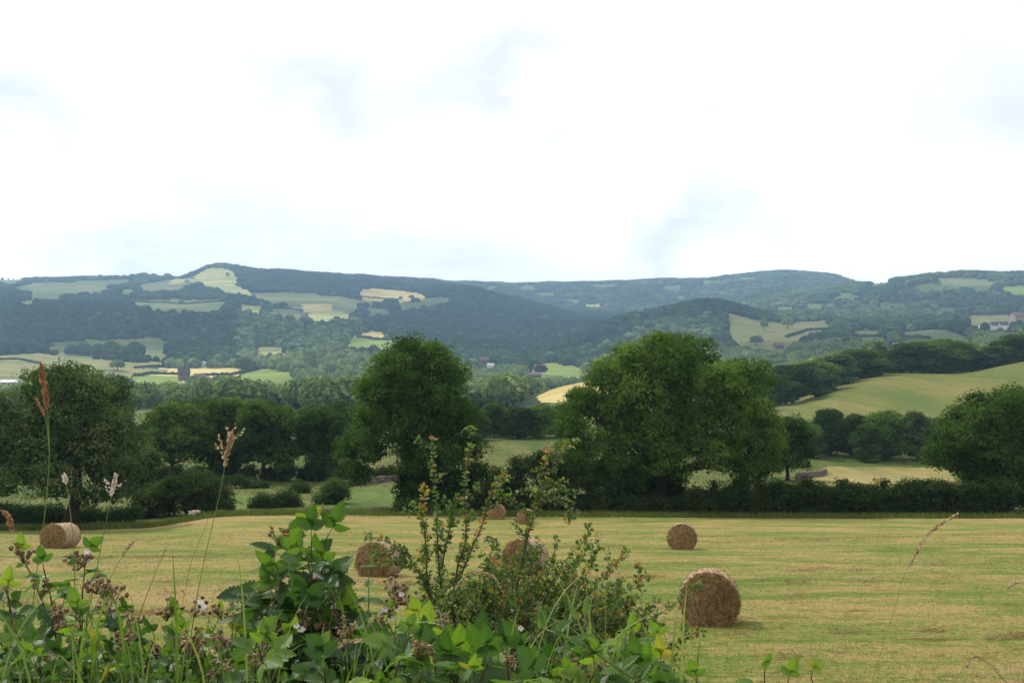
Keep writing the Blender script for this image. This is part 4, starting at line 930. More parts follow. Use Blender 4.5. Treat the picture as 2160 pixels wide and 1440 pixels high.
def fruit(par, p, n=9, r=.006, spread=.022, flower=False):
    a = Acc(); st = Acc(); v1, f1 = IV1, IF1
    for _ in range(n):
        q = p + unit(1)[0] * spread * R.uniform(.4, 1.2) * np.array([1, 1, .8]); tube(st, [p - np.array([0, 0, spread]), q], [.0009, .0007], 3)
        a.add(v1 * r * R.uniform(.7, 1.2) * (1 + .15 * R.normal(size=(len(v1), 1))) + q, f1, R.uniform(0, 1))
        for k in range(5):
            an = k * 1.257 + R.random(); e = q + np.array([math.cos(an), math.sin(an), .5 * R.normal()]) * r * 2.1; s = np.array([-math.sin(an), math.cos(an), 0]) * r * .45
            a.add([q - s, q + s, e], [[0, 1, 2]], R.uniform(.4, 1))
    o = obj('fruit_cluster', a.mesh('fruit_cluster', M['fruit']), par); obj('fruit_stalks', st.mesh('fruit_stalks', M['cane']), o)
    if flower:
        a = Acc()
        for _ in range(3):
            q = p + unit(1)[0] * spread
            for k in range(5):
                an = k * 1.257; d = np.array([math.cos(an), -.5, math.sin(an)]); put_leaf(a, NT[k % 3], q, d, (0, -1, .3), .008, .5, 1.3)
        obj('flower', a.mesh('flower', M['petal']), o)
IV1, IF1 = ico(1)
CAN = np.array([0, -1, 0])
def bramble(name, label, root, tips, L=.052, tint=(.15, .6), step=.062, fr=(), fl=(), group='brambles along the foreground wall', tiplight=.16, fill=0, fbox=None):
    """canes rise from root (u, Y, z) to tips (u, v, Y); leaves stand along them"""
    rt = np.array([(root[0] - CX) / F * root[1], root[1], root[2]]); o = obj(name, None, None, rt); tag(o, label, 'bramble', group)
    cn, lf = Acc(), Acc(); st = lf; L = L * .76; fill = int(fill * 1.6); step = step * .9
    allt = [(u, v, Y, 1) for u, v, Y in tips]
    for _ in range(fill):
        allt.append((R.uniform(fbox[0], fbox[1]), fbox[2] + (fbox[3] - fbox[2]) * R.uniform(0, 1) ** .8, R.uniform(fbox[4], fbox[5]), 0))
    for (u, v, Y, main) in allt:
        tp = W(u, v, Y) - rt; b = np.array([R.uniform(-.25, .25) + tp[0] * .45, R.uniform(-.12, .12), 0]); mid = (b + tp) / 2 + np.array([-tp[0] * .1, 0, .10 + .12 * R.random()])
        P = bez(b, mid, tp, 22) + np.cumsum(R.normal(size=(22, 3)), 0) * .002; tube(cn, P, [.0042, .003, .0014], 5)
        ln = np.linalg.norm(np.diff(P, axis=0), axis=1).sum(); n = int(ln * (.62 if main else .42) / step); base_t = R.uniform(*tint)
        for k in range(n + 1):
            s = 1 - k / max(n, 1) * (.62 if main else .42); q = np.array([np.interp(s, np.linspace(0, 1, 22), P[:, c]) for c in range(3)])
            an = k * 2.4 + R.random(); D = np.array([math.cos(an), math.sin(an) * .8 - .25, .35 + .35 * R.random()]); N = np.array([R.normal() * .35, -.35 + R.normal() * .35, 1.0])
            if k == 0: D = np.array([R.normal() * .3, -.2, 1]); N = np.array([R.normal() * .4, -1, .4])
            tt = base_t + R.normal() * .1 + (tiplight if k < 2 and main else 0) + (.35 if R.random() < .05 else 0)
            compound(lf, st, q, D, N, L * R.uniform(.75, 1.25) * (.7 if k < 2 else 1), min(tt, .86), 5 if R.random() < .2 else 3)
    obj('canes', cn.mesh('canes', M['cane'], True), o); obj('leaves', lf.mesh('leaves', [M['bramble'], M['stem']], True), o)
    for (u, v, Y) in fr: fruit(o, W(u, v, Y) - rt, int(R.integers(9, 18)), .0055, .026)
    if fbox and fbox[3] > 1350:
        for _ in range(fill // 4): fruit(o, W(R.uniform(fbox[0], fbox[1]), R.uniform(fbox[2] - 40, fbox[3] - 25), R.uniform(fbox[4], fbox[5] - .2)) - rt, int(R.integers(6, 15)), .0048, .022)
    for (u, v, Y) in fl: fruit(o, W(u, v, Y) - rt, 5, .005, .02, True)
    return o
bramble('bramble', 'sprawling bramble with brown fruit heads at the left edge of the foreground', (110, 2.7, -1.6), [(45,1160,2.3),(100,1200,2.2),(175,1190,2.4),(20,1250,2.1),(150,1290,2.0),(230,1270,2.3)], .046, (.2, .6), .055,
        [(205,1228,2.2),(222,1245,2.15),(120,1295,2.1),(50,1165,2.3),(140,1310,2.2),(165,1180,2.4),(240,1250,2.3),(90,1235,2.2),(15,1230,2.2)], [(180,1172,2.4)], fill=11, fbox=(-60, 230, 1270, 1430, 1.9, 2.6))
bramble('bramble', 'low bramble with yellowing leaves between the left edge and the nettle', (340, 2.7, -1.6), [(260,1305,2.3),(345,1325,2.2),(400,1320,2.1),(460,1312,2.4),(300,1355,2.0),(500,1345,2.2)], .046, (.25, .7), .058,
        [(352,1285,2.2),(410,1275,2.15),(268,1352,2.1),(335,1370,2.1),(470,1285,2.2),(280,1310,2.2),(405,1360,2.0),(380,1355,2.05)], [(412,1282,2.1)], fill=14, fbox=(220, 520, 1340, 1440, 1.8, 2.5))
bramble('bramble', 'tall bluish bramble cane of big leaves rising in front of the field, left of centre', (655, 2.7, -1.6), [(652,1112,2.2),(690,1130,2.2),(605,1140,2.25),(590,1230,2.2),(695,1205,2.2),(565,1250,2.2),(660,1180,2.1),(640,1290,2.1),(620,1180,2.2),(690,1250,2.2),(670,1150,2.15)], .068, (.08, .34), .062,
        [(588,1125,2.2),(700,1300,2.2),(655,1235,2.2)], [(655,1232,2.2),(640,1305,2.1)], tiplight=.22, fill=2, fbox=(590, 690, 1190, 1300, 2.1, 2.4))
bramble('bramble', 'dense bramble full of brown fruit heads under the hay bale left of centre', (700, 2.7, -1.6), [(600,1340,2.1),(700,1330,2.2),(760,1300,2.3),(820,1290,2.4),(880,1320,2.2),(560,1370,2.0)], .052, (.2, .6), .055,
        [(830,1232,2.5),(845,1250,2.5),(590,1312,2.2),(620,1318,2.2),(690,1318,2.2),(835,1262,2.45),(800,1305,2.3),(540,1285,2.3),(865,1262,2.5),(715,1290,2.3)], [(835,1265,2.4),(600,1308,2.2),(825,1285,2.3)], fill=17, fbox=(530, 900, 1345, 1440, 1.7, 2.5))
bramble('bramble', 'bramble with large ribbed leaves at the foot of the hawthorn', (1000, 2.6, -1.6), [(880,1345,2.0),(1040,1385,2.0),(960,1390,1.9),(1100,1400,2.0)], .068, (.15, .45), .07,
        [(905,1310,2.3),(930,1318,2.3),(1085,1390,2.1),(920,1300,2.35)], [(898,1300,2.3)], fill=15, fbox=(870, 1180, 1395, 1450, 1.6, 2.3))
bramble('bramble', 'bright green bramble tips at the right end of the foreground growth', (1290, 2.6, -1.6), [(1200,1390,2.1),(1290,1370,2.2),(1350,1352,2.1),(1412,1370,2.1),(1390,1410,1.9)], .052, (.35, .7), .06,
        [(1175,1400,2.1),(1060,1345,2.2)], [(1080,1330,2.2)], fill=12, fbox=(1150, 1415, 1400, 1455, 1.7, 2.3))
bramble('bramble', 'few stray bramble leaves poking up at the bottom, right of the nearest bale', (1650, 2.4, -1.6), [(1622,1412,2.0),(1660,1425,2.0),(1715,1415,2.0),(1480,1432,1.9)], .042, (.4, .65), .06, group=None)

# ---- hawthorn
HR = np.array([(1090 - CX) / F * 4.1, 4.1, -2.35]); haw = obj('hawthorn_bush', None, None, HR); tag(haw, 'thin leggy hawthorn with red tipped shoots in front of the field, centre', 'shrub')
tw, th, hl = Acc(), Acc(), Acc()
def haw_leaf_tpl(seed):
    r = np.random.default_rng(seed); pts = np.array([(0, 0), (.16, .22), (.42, .34), (.30, .48), (.46, .68), (.22, .72), (.14, .98), (0, 1)]); L = pts.copy(); L[:, 0] *= -1
    V = [(0, 0, 0), (0, .5, -.05), (0, 1, -.12)]; R_ = [(x, y, .45 * x - .1 * y * y) for x, y in pts[1:-1]]; L_ = [(x, y, -.45 * x - .1 * y * y) for x, y in L[1:-1]]
    V = np.array(V + R_ + L_); f = [[0, 3, 1], [3, 4, 1], [4, 5, 1], [5, 6, 1], [6, 7, 1], [7, 8, 1], [8, 2, 1], [0, 1, 9], [9, 1, 10], [10, 1, 11], [11, 1, 12], [12, 1, 13], [13, 1, 14], [14, 1, 2]]
    return V, np.array(f)
HL = haw_leaf_tpl(0)
def haw_twig(P, r0, r1, red=0.0, dens=1.0, side=1.0, lsize=.0195, main=True):
    P = np.asarray(P, float); n = len(P); tube(tw, P, [r0, r1], 5)
    seg = np.linalg.norm(np.diff(P, axis=0), axis=1); ln = seg.sum(); cum = np.concatenate([[0], np.cumsum(seg)]); s = .01
    while s < ln:
        q = np.array([np.interp(s, cum, P[:, c]) for c in range(3)]); k = min(n - 2, int(np.searchsorted(cum, s)) ); T = P[min(k + 1, n - 1)] - P[max(k - 1, 0)]; T /= np.linalg.norm(T) + 1e-9
        f = s / ln; m = int(R.integers(3, 8))
        if R.random() < dens:
            base = .32 + R.normal() * .14 + .22 * f * f
            if R.random() < red * (.10 + .75 * f ** 3): base = R.uniform(.80, .96)
            for _ in range(m):
                d = unit(1)[0]; d -= T * (d @ T) * .6; D = d + T * .5 + np.array([0, 0, .15]); N = np.array([R.normal() * .6, -.3 + R.normal() * .5, .9])
                B = frame(D, N); L = lsize * R.uniform(.55, 1.2); o0 = q + B[1] * .006
                hl.add((HL[0] * L * np.array([.95, 1, 1])) @ B + o0, HL[1], np.clip(base + R.normal() * .07, 0, 1))
        if R.random() < .35:
            d = unit(1)[0]; d -= T * (d @ T); d /= np.linalg.norm(d); tube(th, [q, q + d * .016], [.0011, .0002], 3)
        if main and R.random() < .22 * side and f > .08:
            d = unit(1)[0]; d -= T * (d @ T); d = d / np.linalg.norm(d) * .8 + T * .55; l2 = R.uniform(.04, .14) * (1.15 - f * .6)
            haw_twig(wob(q, q + d * l2, 6, .06), r1 * .9, r1 * .5, red * .8, dens, 0, lsize * .9, False)
        s += R.uniform(.012, .022)
def pth(L, Y=4.0, n=4):
    P = np.array([W(u, v, Y + dy) - HR for (u, v, dy) in [(p + (0,))[:3] for p in L]]); s = np.linspace(0, len(P) - 1, len(P) * n)
    return pchip(np.arange(len(P)), P, s) + np.cumsum(R.normal(size=(len(s), 3)), 0) * .0012
for L, Y, red in [
 ([(960,1440),(920,1330),(903,1240),(895,1150),(890,1080),(893,1030)], 4.0, .8), ([(990,1440),(935,1290),(925,1180),(922,1090),(915,1000),(910,925)], 4.1, .15),
 ([(1000,1440),(955,1290),(962,1210),(980,1130),(975,1050),(985,965),(998,908)], 3.9, .1), ([(1010,1440),(965,1260),(990,1170),(1020,1100),(1035,1040),(1062,988)], 4.2, .5),
 ([(1050,1440),(1075,1310),(1098,1190),(1122,1090),(1142,1010),(1152,940)], 4.0, .25), ([(1122,1090),(1150,1020),(1178,970),(1218,925)], 4.0, .35),
 ([(1128,1080),(1165,1055),(1200,1060),(1212,1092)], 4.05, .1), ([(1145,1030),(1175,1022),(1202,1034)], 3.95, .1), ([(1030,1075),(1070,1048),(1112,1035),(1145,1046)], 4.1, .05),
 ([(905,1250),(872,1190),(830,1150),(765,1132)], 4.0, .1), ([(930,1300),(890,1215),(850,1185),(790,1185)], 4.1, .15), ([(930,1290),(935,1200),(950,1120),(958,1060),(975,1040)], 4.3, .1),
 ([(1080,1400),(1140,1260),(1190,1180),(1240,1128)], 4.1, .1), ([(1110,1420),(1210,1300),(1270,1220),(1322,1162)], 4.0, .75), ([(1120,1420),(1230,1330),(1300,1260),(1362,1215)], 3.9, .4),
 ([(1100,1400),(1200,1270),(1245,1200),(1262,1160)], 4.2, .2), ([(1130,1420),(1260,1350),(1320,1310),(1400,1320)], 3.9, .3), ([(1160,1440),(1280,1390),(1340,1340),(1350,1280)], 3.8, .4),
 ([(1090,1350),(1150,1240),(1165,1180),(1180,1130)], 4.2, .3), ([(1060,1400),(1040,1300),(1050,1220),(1030,1180)], 4.2, .2), ([(1050,1400),(1000,1310),(1010,1230),(1040,1150)], 4.3, .3),
 ([(940,1400),(900,1330),(862,1280),(850,1240)], 4.2, .3), ([(1090,1400),(1100,1300),(1130,1210),(1140,1150)], 4.1, .3), ([(1150,1430),(1300,1340),(1400,1290),(1475,1232)], 3.8, .1),
 ([(1180,1440),(1330,1390),(1420,1360),(1470,1330)], 3.8, .5)]:
    haw_twig(pth(L, Y), .0055 if len(L) > 4 else .003, .0012, red, .95)
for _ in range(190):                                # thicket of lower twigs
    u = R.uniform(870, 1370); top = np.interp(u, [870, 950, 1050, 1150, 1250, 1370], [1265, 1225, 1195, 1180, 1200, 1255]); v = R.uniform(top, 1410); b = (1060 + (u - 1060) * .55, 1450)
    haw_twig(pth([b, ((u + b[0]) / 2 + R.normal() * 20, (v + 1450) / 2), (u, v)], R.uniform(3.6, 4.5)), .003, .001, -.02 + .26 * (u > 1050), .95, 1.2)
for _ in range(20):                                 # finer sprays that veil the bale behind
    u = R.uniform(1000, 1260); v = R.uniform(1120, 1290); haw_twig(pth([(1070 + (u - 1070) * .5, 1450), ((u + 1080) / 2 + R.normal() * 20, (v + 1400) / 2), (u, v)], R.uniform(3.8, 4.4)), .003, .0009, .15, .95, 1.2)
obj('twigs', tw.mesh('twigs', M['twig'], True), haw); obj('thorns', th.mesh('thorns', M['twig']), haw); obj('leaves', hl.mesh('leaves', M['haw']), haw)

# ---- nettles and soft stems
def nettle(label, L, Y, size, pairs, group='nettles among the brambles'):
    P = np.array([W(u, v, Y) for u, v in L]); b = P[0].copy(); P = pchip(np.arange(len(P)), P - b, np.linspace(0, len(P) - 1, 16)); o = obj('nettle', None, None, b); tag(o, label, 'nettle', group)
    s = Acc(); tube(s, P, [.003, .002, .001], 6); obj('stem', s.mesh('stem', M['stem'], True), o); lf = Acc()
    for k in range(pairs):
        f = 1 - k / pairs * .8; q = np.array([np.interp(f, np.linspace(0, 1, 16), P[:, c]) for c in range(3)]); sz = size * (.4 + .6 * min(1, k / 2.5))
        for sg in (0, math.pi):
            an = sg + k * 1.57 * .9 + .2; D = np.array([math.cos(an), math.sin(an), .15 - .25 * min(1, k / 2)]); put_leaf(lf, NT[k % 3], q, D, (D[0] * -.1, -.25, 1), sz, R.uniform(.3, .8), .75)
    obj('leaves', lf.mesh('leaves', M['nettle'], True), o)
nettle('slender nettle standing in front of the hay bale left of centre', [(765,1400),(770,1330),(778,1270),(778,1195)], 2.2, .05, 5)
nettle('drooping nettle between the two left brambles', [(478,1430),(488,1370),(492,1300),(492,1268)], 2.1, .05, 4)
nettle('pale leaved nettle tip at the right foot of the hawthorn', [(1310,1440),(1318,1380),(1320,1330)], 2.0, .045, 4)
nettle('nettle tip at the far right end of the foreground leaves', [(1380,1450),(1376,1400),(1372,1352)], 2.0, .05, 3)
o = obj('climbing_stem', None, None, W(1370, 1450, 1.7)); tag(o, 'thick green climbing stem slanting over the bottom leaves, curled tendril at its tip', 'climbing plant')
b = W(1370, 1450, 1.7); s = Acc(); lf = Acc(); P = np.array([W(u, v, 1.7) - b for u, v in [(1370,1450),(1300,1405),(1240,1365),(1180,1338),(1140,1322)]]); P = pchip(np.arange(5), P, np.linspace(0, 4, 24)); tube(s, P, [.0042, .003, .0016], 6)
t = np.linspace(0, 1, 30)[:, None]; C = W(1215, 1335, 1.7) - b; tube(s, C + np.hstack([.02 * t + .012 * (1 - t) * np.cos(t * 11), 0 * t, .035 * t + .012 * (1 - t) * np.sin(t * 11)]), [.0009, .0004], 4)
obj('stem', s.mesh('stem', M['stem'], True), o)
for k in range(22):
    f = R.random() * .9; q = P[int(f * 23)]; put_leaf(lf, NT[k % 3], q, unit(1)[0] + [0, -.2, .5], (0, -.5, 1), R.uniform(.02, .045), R.uniform(.5, .9), .55)
for u, v in ((1140,1322),(1150,1310),(1215,1300),(1235,1290)): put_leaf(lf, NT[0], W(u, v, 1.7) - b, (R.normal() * .5, 0, 1), (0, -1, .2), .03, .7, .5)
obj('leaves', lf.mesh('leaves', M['nettle'], True), o)

# ---- tall grasses with seed heads
def stalk(label, L, Y, head, mh, hw=.006, hl=.014, n=60, mstem='stem', r=.0011, arms=0, group='tall grass stalks of the foreground'):
    hw *= .62; hl *= .8; r *= .8; P = np.array([W(u, v, Y) for u, v in L]); b = P[0].copy(); P = pchip(np.arange(len(P)), P - b, np.linspace(0, len(P) - 1, 26)); o = obj('grass_stalk', None, None, b); tag(o, label, 'grass stalk', group)
    s = Acc(); tube(s, P, [r * 1.3, r, r * .5], 5); obj('stem', s.mesh('stem', M[mstem], True), o); h = Acc()
    def spike(Q, wdt, cnt, ln):
        for _ in range(cnt):
            f = R.random(); i = f * (len(Q) - 1); i0 = int(i); i1 = min(i0 + 1, len(Q) - 1); q = Q[i0] + (Q[i1] - Q[i0]) * (i - i0); T = Q[min(i1 + 1, len(Q) - 1)] - Q[max(i0 - 1, 0)]; T /= np.linalg.norm(T) + 1e-9
            ww = wdt * math.sin(math.pi * min(.97, max(.08, f))) ** .5; d = unit(1)[0]; q = q + d * ww * R.random(); D = T * 1.2 + d * .6; B = frame(D, unit(1)[0]); l = ln * R.uniform(.6, 1.3)
            h.add(np.array([(0, 0, 0), (.22, .4, 0), (0, 1, 0), (-.22, .4, .05)]) * l @ B + q, [[0, 1, 2, 3]], R.random())
    k0 = int(26 * (1 - head)); spike(P[k0:], hw, n, hl)
    for _ in range(arms):
        i = int(R.integers(k0, 23)); d = (P[25] - P[k0]); d /= np.linalg.norm(d); e = P[i] + (d + unit(1)[0] * .8) * .035; spike(np.linspace(P[i], e, 6), hw * .6, n // 6, hl * .8)
    obj('seed_head', h.mesh('seed_head', M[mh]), o); return o
stalk('tallest grass stalk with a rusty seed head, in front of the big grey green tree', [(62,1340),(78,1200),(98,1050),(104,950),(101,880),(95,830),(86,770)], 2.2, .30, 'rust', .0065, .014, 300)
stalk('rust coloured side spray low on the tallest grass stalk, left', [(104,950),(98,890),(90,868),(76,842)], 2.21, .55, 'rust', .003, .010, 60)
stalk('grass stalk with yellowish head before the row trees', [(395,1400),(415,1260),(445,1120),(466,1030),(478,960),(487,918)], 2.2, .30, 'dry', .006, .013, 130, arms=6)
stalk('grass stalk with a white tufted head right of the big leaning trunk', [(180,1330),(200,1220),(222,1110),(234,1050),(244,1004)], 2.2, .24, 'pale', .005, .012, 70, arms=3)
stalk('pale tufted tip in front of the leaning trunk', [(158,1260),(155,1150),(148,1080),(142,1035),(136,1003)], 2.3, .16, 'pale', .006, .011, 40)
stalk('white curled grass head arching over the field edge', [(380,1300),(405,1180),(437,1098),(425,1078),(402,1080)], 2.2, .26, 'pale', .004, .010, 60, r=.0006)
stalk('slanting brown grass head over the field, left of the row tree bush', [(175,1340),(205,1270),(240,1205),(262,1165),(280,1142)], 2.3, .42, 'dry', .004, .010, 80)
stalk('thin bare grass stem leaning right over the left of the field', [(270,1380),(290,1310),(315,1240),(335,1190),(348,1158)], 2.3, .25, 'dry', .002, .008, 30)
stalk('long arching grass stalk with a feathery head alone on the right', [(1838,1450),(1850,1400),(1885,1290),(1905,1220),(1925,1180),(1962,1122),(2018,1085)], 2.3, .40, 'dry', .0042, .011, 190, 'stem', .0007)
stalk('dry bent grass arch in front of the hawthorn stems', [(1010,1420),(975,1330),(955,1265),(975,1222),(1010,1205),(1042,1218),(1062,1250)], 2.5, .6, 'dry', .004, .012, 130, 'stem')
stalk('dry grass head hanging over the bottom right corner', [(2190,1480),(2125,1440),(2088,1400),(2055,1383),(2040,1402)], 2.0, .5, 'dry', .0025, .010, 60)
stalk('brown grass head cut off by the right edge', [(2260,1280),(2190,1230),(2150,1228),(2120,1244)], 2.3, .5, 'dry', .0025, .010, 40)
stalk('reddish drooping dock tip at the left edge of the photo', [(-60,1200),(-30,1110),(0,1076),(18,1092),(24,1112)], 2.0, .5, 'rust', .006, .012, 110)
stalk('pale oat like head drooping over the bramble leaves, centre left', [(800,1440),(790,1360),(760,1325),(730,1335),(700,1360)], 2.0, .45, 'dry', .004, .016, 50)
stalk('pale oat like head below the centre left one', [(860,1450),(835,1370),(800,1345),(740,1352),(690,1372)], 1.9, .45, 'dry', .004, .016, 50)
stalk('straw coloured bent grass above the drooping nettle', [(480,1440),(500,1320),(530,1255),(555,1235),(580,1228)], 2.2, .5, 'dry', .0025, .012, 50)
# ---- blades and undergrowth
def blade_tuft(acc, p, n, ln, wd, spread=.06, lean=.5):
    for _ in range(n):
        a0 = R.uniform(0, 6.28); d = np.array([math.cos(a0), math.sin(a0) * .7, 0]); L = ln * R.uniform(.5, 1.2); b0 = p + np.array([R.normal() * spread, R.normal() * spread * .5, 0]); k = lean * R.uniform(.3, 1.4)
        s = np.linspace(0, 1, 9)[:, None]; Q = b0 + np.array([0, 0, 1]) * L * (s - k * .55 * s ** 3) + d * L * k * s ** 2; sd = np.cross(d, [0, 0, 1]) + np.array([R.normal() * .4, 0, R.normal() * .2]); sd /= np.linalg.norm(sd)
        w = wd * R.uniform(.6, 1.2) * (1 - s ** 2.2) * .5 + .0002; V = np.concatenate([Q - sd * w, Q + sd * w + [0, .0, .0]]); i = np.arange(8); acc.add(V, np.stack([i, i + 1, i + 10, i + 9], 1), R.random())
a = Acc()
for _ in range(64):
    u = R.uniform(-40, 560) if R.random() < .72 else R.uniform(560, 1420); Y = R.uniform(1.75, 2.5); p = W(u, 1500 + R.uniform(0, 60), Y); blade_tuft(a, p, int(R.integers(4, 9)), R.uniform(.16, .34), R.uniform(.003, .007))
tag(obj('verge_grass', a.mesh('verge_grass', M['blade'], True)), 'bright green grass blades growing through the brambles', 'grass', None, 'stuff')
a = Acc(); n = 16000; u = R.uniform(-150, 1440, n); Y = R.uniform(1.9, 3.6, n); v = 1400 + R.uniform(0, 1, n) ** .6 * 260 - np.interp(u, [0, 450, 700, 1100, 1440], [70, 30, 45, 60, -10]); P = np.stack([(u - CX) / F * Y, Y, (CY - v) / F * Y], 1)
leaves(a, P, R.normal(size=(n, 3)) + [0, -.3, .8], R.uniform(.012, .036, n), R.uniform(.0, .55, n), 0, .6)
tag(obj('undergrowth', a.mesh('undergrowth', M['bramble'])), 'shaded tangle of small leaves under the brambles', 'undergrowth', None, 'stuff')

# wiry dead stems and fine twigs through the brambles
a = Acc()
for _ in range(90):
    u = R.uniform(-40, 1400); Y = R.uniform(1.9, 3.0); top = np.interp(u, [0, 250, 520, 650, 900, 1400], [1190, 1280, 1300, 1200, 1270, 1330]) + R.uniform(-30, 90); tube(a, wob(W(u + R.normal() * 60, 1500, Y), W(u, top, Y), 10, .05, .03), [.0014, .0005], 4)
tag(obj('dead_stems', a.mesh('dead_stems', M['cane'])), 'wiry dead stems tangled through the brambles', 'stems', None, 'stuff')
# ------------------------------------------------------------------ light, sky, air, camera
SUN = np.array([-.50, .42, .757]); el = math.asin(SUN[2] / np.linalg.norm(SUN)); az = math.atan2(SUN[0], SUN[1])
w = bpy.data.worlds.new('World'); scene.world = w; w.use_nodes = True; nt = w.node_tree; nt.nodes.clear()
out = nt.nodes.new('ShaderNodeOutputWorld')
sky = nd(nt, 'TexSky', sky_type='NISHITA'); sky.sun_disc = False; sky.sun_elevation = el; sky.sun_rotation = az; sky.air_density = 1; sky.dust_density = 2
tc = nd(nt, 'TexCoord'); sep = nd(nt, 'SeparateXYZ'); lk(nt, tc.outputs['Generated'], sep.inputs[0])
zz = mth(nt, 'MAXIMUM', sep.outputs['Z'], .02); den = mth(nt, 'ADD', zz, .12)
cmb = nd(nt, 'CombineXYZ'); lk(nt, mth(nt, 'DIVIDE', sep.outputs['X'], den), cmb.inputs[0]); lk(nt, mth(nt, 'DIVIDE', sep.outputs['Y'], den), cmb.inputs[1])
n1 = noise(nt, 1.15, 7, cmb.outputs[0], .56, .25); n2 = noise(nt, 2.7, 6, cmb.outputs[0], .6, .3)
cl = mth(nt, 'ADD', mth(nt, 'MULTIPLY', n1, .6), mth(nt, 'MULTIPLY', n2, .4))
wn = nd(nt, 'VectorMath', operation='SCALE'); nz = nd(nt, 'TexNoise'); nz.inputs['Scale'].default_value = 9; nz.inputs['Detail'].default_value = 5; lk(nt, tc.outputs['Generated'], nz.inputs['Vector'])
lk(nt, nz.outputs['Color'], wn.inputs[0]); wn.inputs['Scale'].default_value = .16
wv = nd(nt, 'VectorMath', operation='ADD'); lk(nt, tc.outputs['Generated'], wv.inputs[0]); lk(nt, wn.outputs[0], wv.inputs[1]); wm = nd(nt, 'VectorMath', operation='MULTIPLY'); lk(nt, wv.outputs[0], wm.inputs[0]); wm.inputs[1].default_value = (1, 1, 2.0)
tot = None
for (u, v, r, am) in [(690,200,120,.95),(580,150,90,.4),(1090,90,110,.8),(980,160,80,.4),(25,215,95,1.2),(2110,270,130,.8),(2150,180,90,.5),(240,505,120,1.1),(640,520,130,.9),(1490,465,90,.95),(1400,500,70,.3),(960,545,120,.7),(450,420,90,.3),(1210,290,50,.3),(1120,340,60,.3),(1980,110,80,.3),(1300,545,110,.3),(2100,520,100,.35)]:
    q = np.array([(u - CX) / F, 1, (CY - v) / F]); q /= np.linalg.norm(q); q += .08
    ds = nd(nt, 'VectorMath', operation='DISTANCE'); lk(nt, wm.outputs[0], ds.inputs[0]); q[2] *= 2.0; ds.inputs[1].default_value = tuple(q)
    g = mth(nt, 'MULTIPLY', mth(nt, 'SUBTRACT', 1.0, mth(nt, 'DIVIDE', ds.outputs['Value'], r / F * 2.3), True), am * (.45 if u > 1970 else .75))
    tot = g if tot is None else mth(nt, 'ADD', tot, g)
tot = mth(nt, 'MULTIPLY', tot, mth(nt, 'ADD', .25, n2))
grey = mth(nt, 'ADD', tot, mth(nt, 'MULTIPLY', mth(nt, 'SUBTRACT', .46, cl, True), 1.6))
shade = ramp(nt, grey, [(0, (1.26, 1.23, 1.18)), (.35, (.98, 1.0, 1.03)), (.9, (.62, .68, .78))])
cov = ramp(nt, n1, [(.25, (.88,) * 3), (.36, (.985,) * 3)])
dot = nd(nt, 'VectorMath', operation='DOT_PRODUCT'); lk(nt, tc.outputs['Generated'], dot.inputs[0]); dot.inputs[1].default_value = tuple(SUN / np.linalg.norm(SUN))
gl = mth(nt, 'POWER', mth(nt, 'MAXIMUM', dot.outputs['Value'], 0), 5); gain = mth(nt, 'ADD', mth(nt, 'ADD', mth(nt, 'MULTIPLY', gl, .55), .93), mth(nt, 'MULTIPLY', mth(nt, 'SUBTRACT', 1.0, mth(nt, 'MULTIPLY', mth(nt, 'ABSOLUTE', sep.outputs['Z']), 5.0), True), .60))
v1 = nd(nt, 'VectorMath', operation='SCALE'); lk(nt, shade, v1.inputs[0]); lk(nt, gain, v1.inputs['Scale'])
v2 = nd(nt, 'VectorMath', operation='SCALE'); lk(nt, sky.outputs[0], v2.inputs[0]); v2.inputs['Scale'].default_value = .15
col = mix(nt, cov, v2.outputs[0], v1.outputs[0]); nt.nodes[-1].clamp_factor = True
bg = nd(nt, 'Background'); lk(nt, col, bg.inputs['Color']); bg.inputs['Strength'].default_value = 1.0; lk(nt, bg.outputs[0], out.inputs['Surface'])
sl = bpy.data.lights.new('sun', 'SUN'); sl.energy = 3.0; sl.angle = math.radians(1.5); sl.color = (1, .95, .86)
so = bpy.data.objects.new('sun', sl); COL.objects.link(so)
from mathutils import Vector
so.rotation_euler = Vector((-SUN[0], -SUN[1], -SUN[2])).to_track_quat('-Z', 'Y').to_euler()
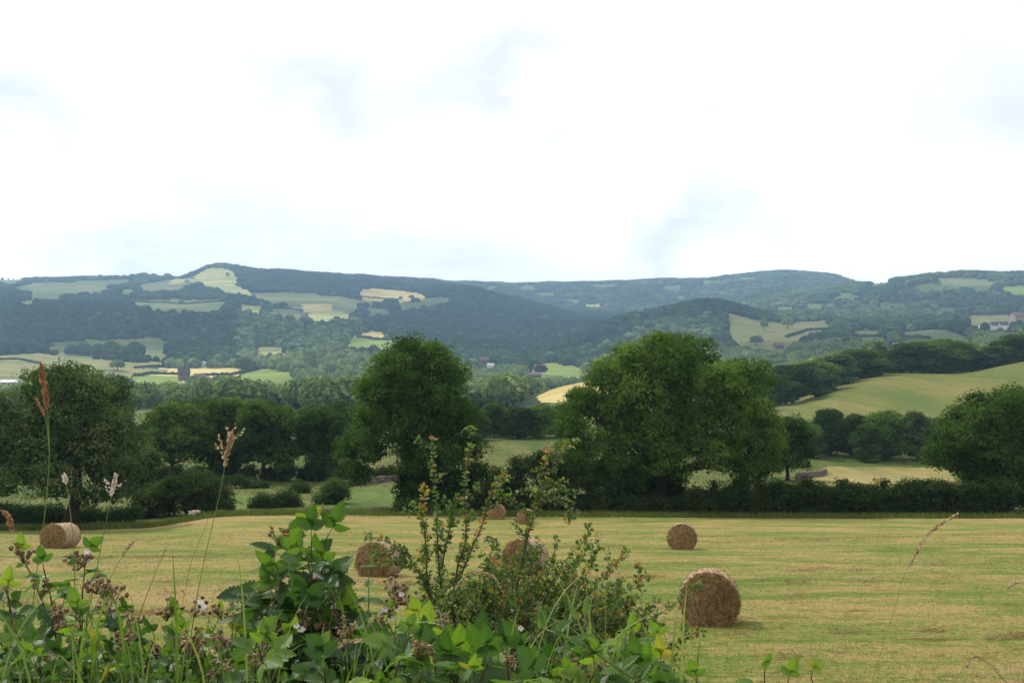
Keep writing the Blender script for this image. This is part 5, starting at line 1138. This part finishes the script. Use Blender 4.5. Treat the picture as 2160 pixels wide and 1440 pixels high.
# unseen clouds added above the picture to cast shadows on the woods
cm, nt, out = mat('shade_cloud'); dd = nd(nt, 'BsdfDiffuse'); dd.inputs['Color'].default_value = (.9, .9, .9, 1); lk(nt, dd.outputs[0], out.inputs['Surface'])
for (sx, sy, rx, ry) in ((-760, 2130, 480, 330), (60, 2800, 560, 420), (620, 1500, 270, 200), (1500, 2500, 400, 260)):
    alt = 1500 if sy < 2700 else 2300; cxy = np.array([sx, sy]) + SUN[:2] / SUN[2] * (alt + 60); a = Acc()
    for _ in range(34):
        q = R.normal(size=2) * .42; r = R.uniform(.22, .42); a.add(LUMP[R.integers(10)] * [rx * r, ry * r * 1.2, 70] + [cxy[0] + q[0] * rx, cxy[1] + q[1] * ry, alt + R.uniform(0, 60)], IF, .5)
    tag(obj('shade_cloud', a.mesh('shade_cloud', cm, True)), 'unseen cloud added high over the valley to shade the woods', None, None, 'structure')
# haze
zlo = float(ZG[:, :].min()) - 1.5; zhi = float(ZG.max()) + 35
a = Acc(); y0, y1 = -80, 6560; box(a, (0, (y0 + y1) / 2, (zlo + zhi) / 2), (10900, y1 - y0, zhi - zlo))
hm = bpy.data.materials.new('haze'); hm.use_nodes = True; nt = hm.node_tree; nt.nodes.clear(); out = nt.nodes.new('ShaderNodeOutputMaterial')
pv = nd(nt, 'VolumePrincipled'); pv.inputs['Color'].default_value = (.42, .67, .97, 1); pv.inputs['Density'].default_value = HAZE; pv.inputs['Anisotropy'].default_value = .25
lk(nt, pv.outputs[0], out.inputs['Volume'])
tag(obj('haze', a.mesh('haze', hm)), 'thin blue haze over the valley', 'haze', None, 'stuff')
cd = bpy.data.cameras.new('camera'); cd.sensor_width = 36; cd.lens = 36 * F / 2160; cd.clip_start = .05; cd.clip_end = 20000
co = bpy.data.objects.new('camera', cd); COL.objects.link(co); co.location = (0, 0, 0); co.rotation_euler = (math.pi / 2, 0, 0); scene.camera = co
vs = scene.view_settings; vs.view_transform = 'Standard'; vs.look = 'None'; vs.gamma = 1; vs.use_curve_mapping = False; vs.exposure = EXPO
cy = scene.cycles; cy.max_bounces = 5; cy.diffuse_bounces = 2; cy.glossy_bounces = 1; cy.transmission_bounces = 3; cy.volume_bounces = 0; cy.transparent_max_bounces = 6
cy.use_denoising = True
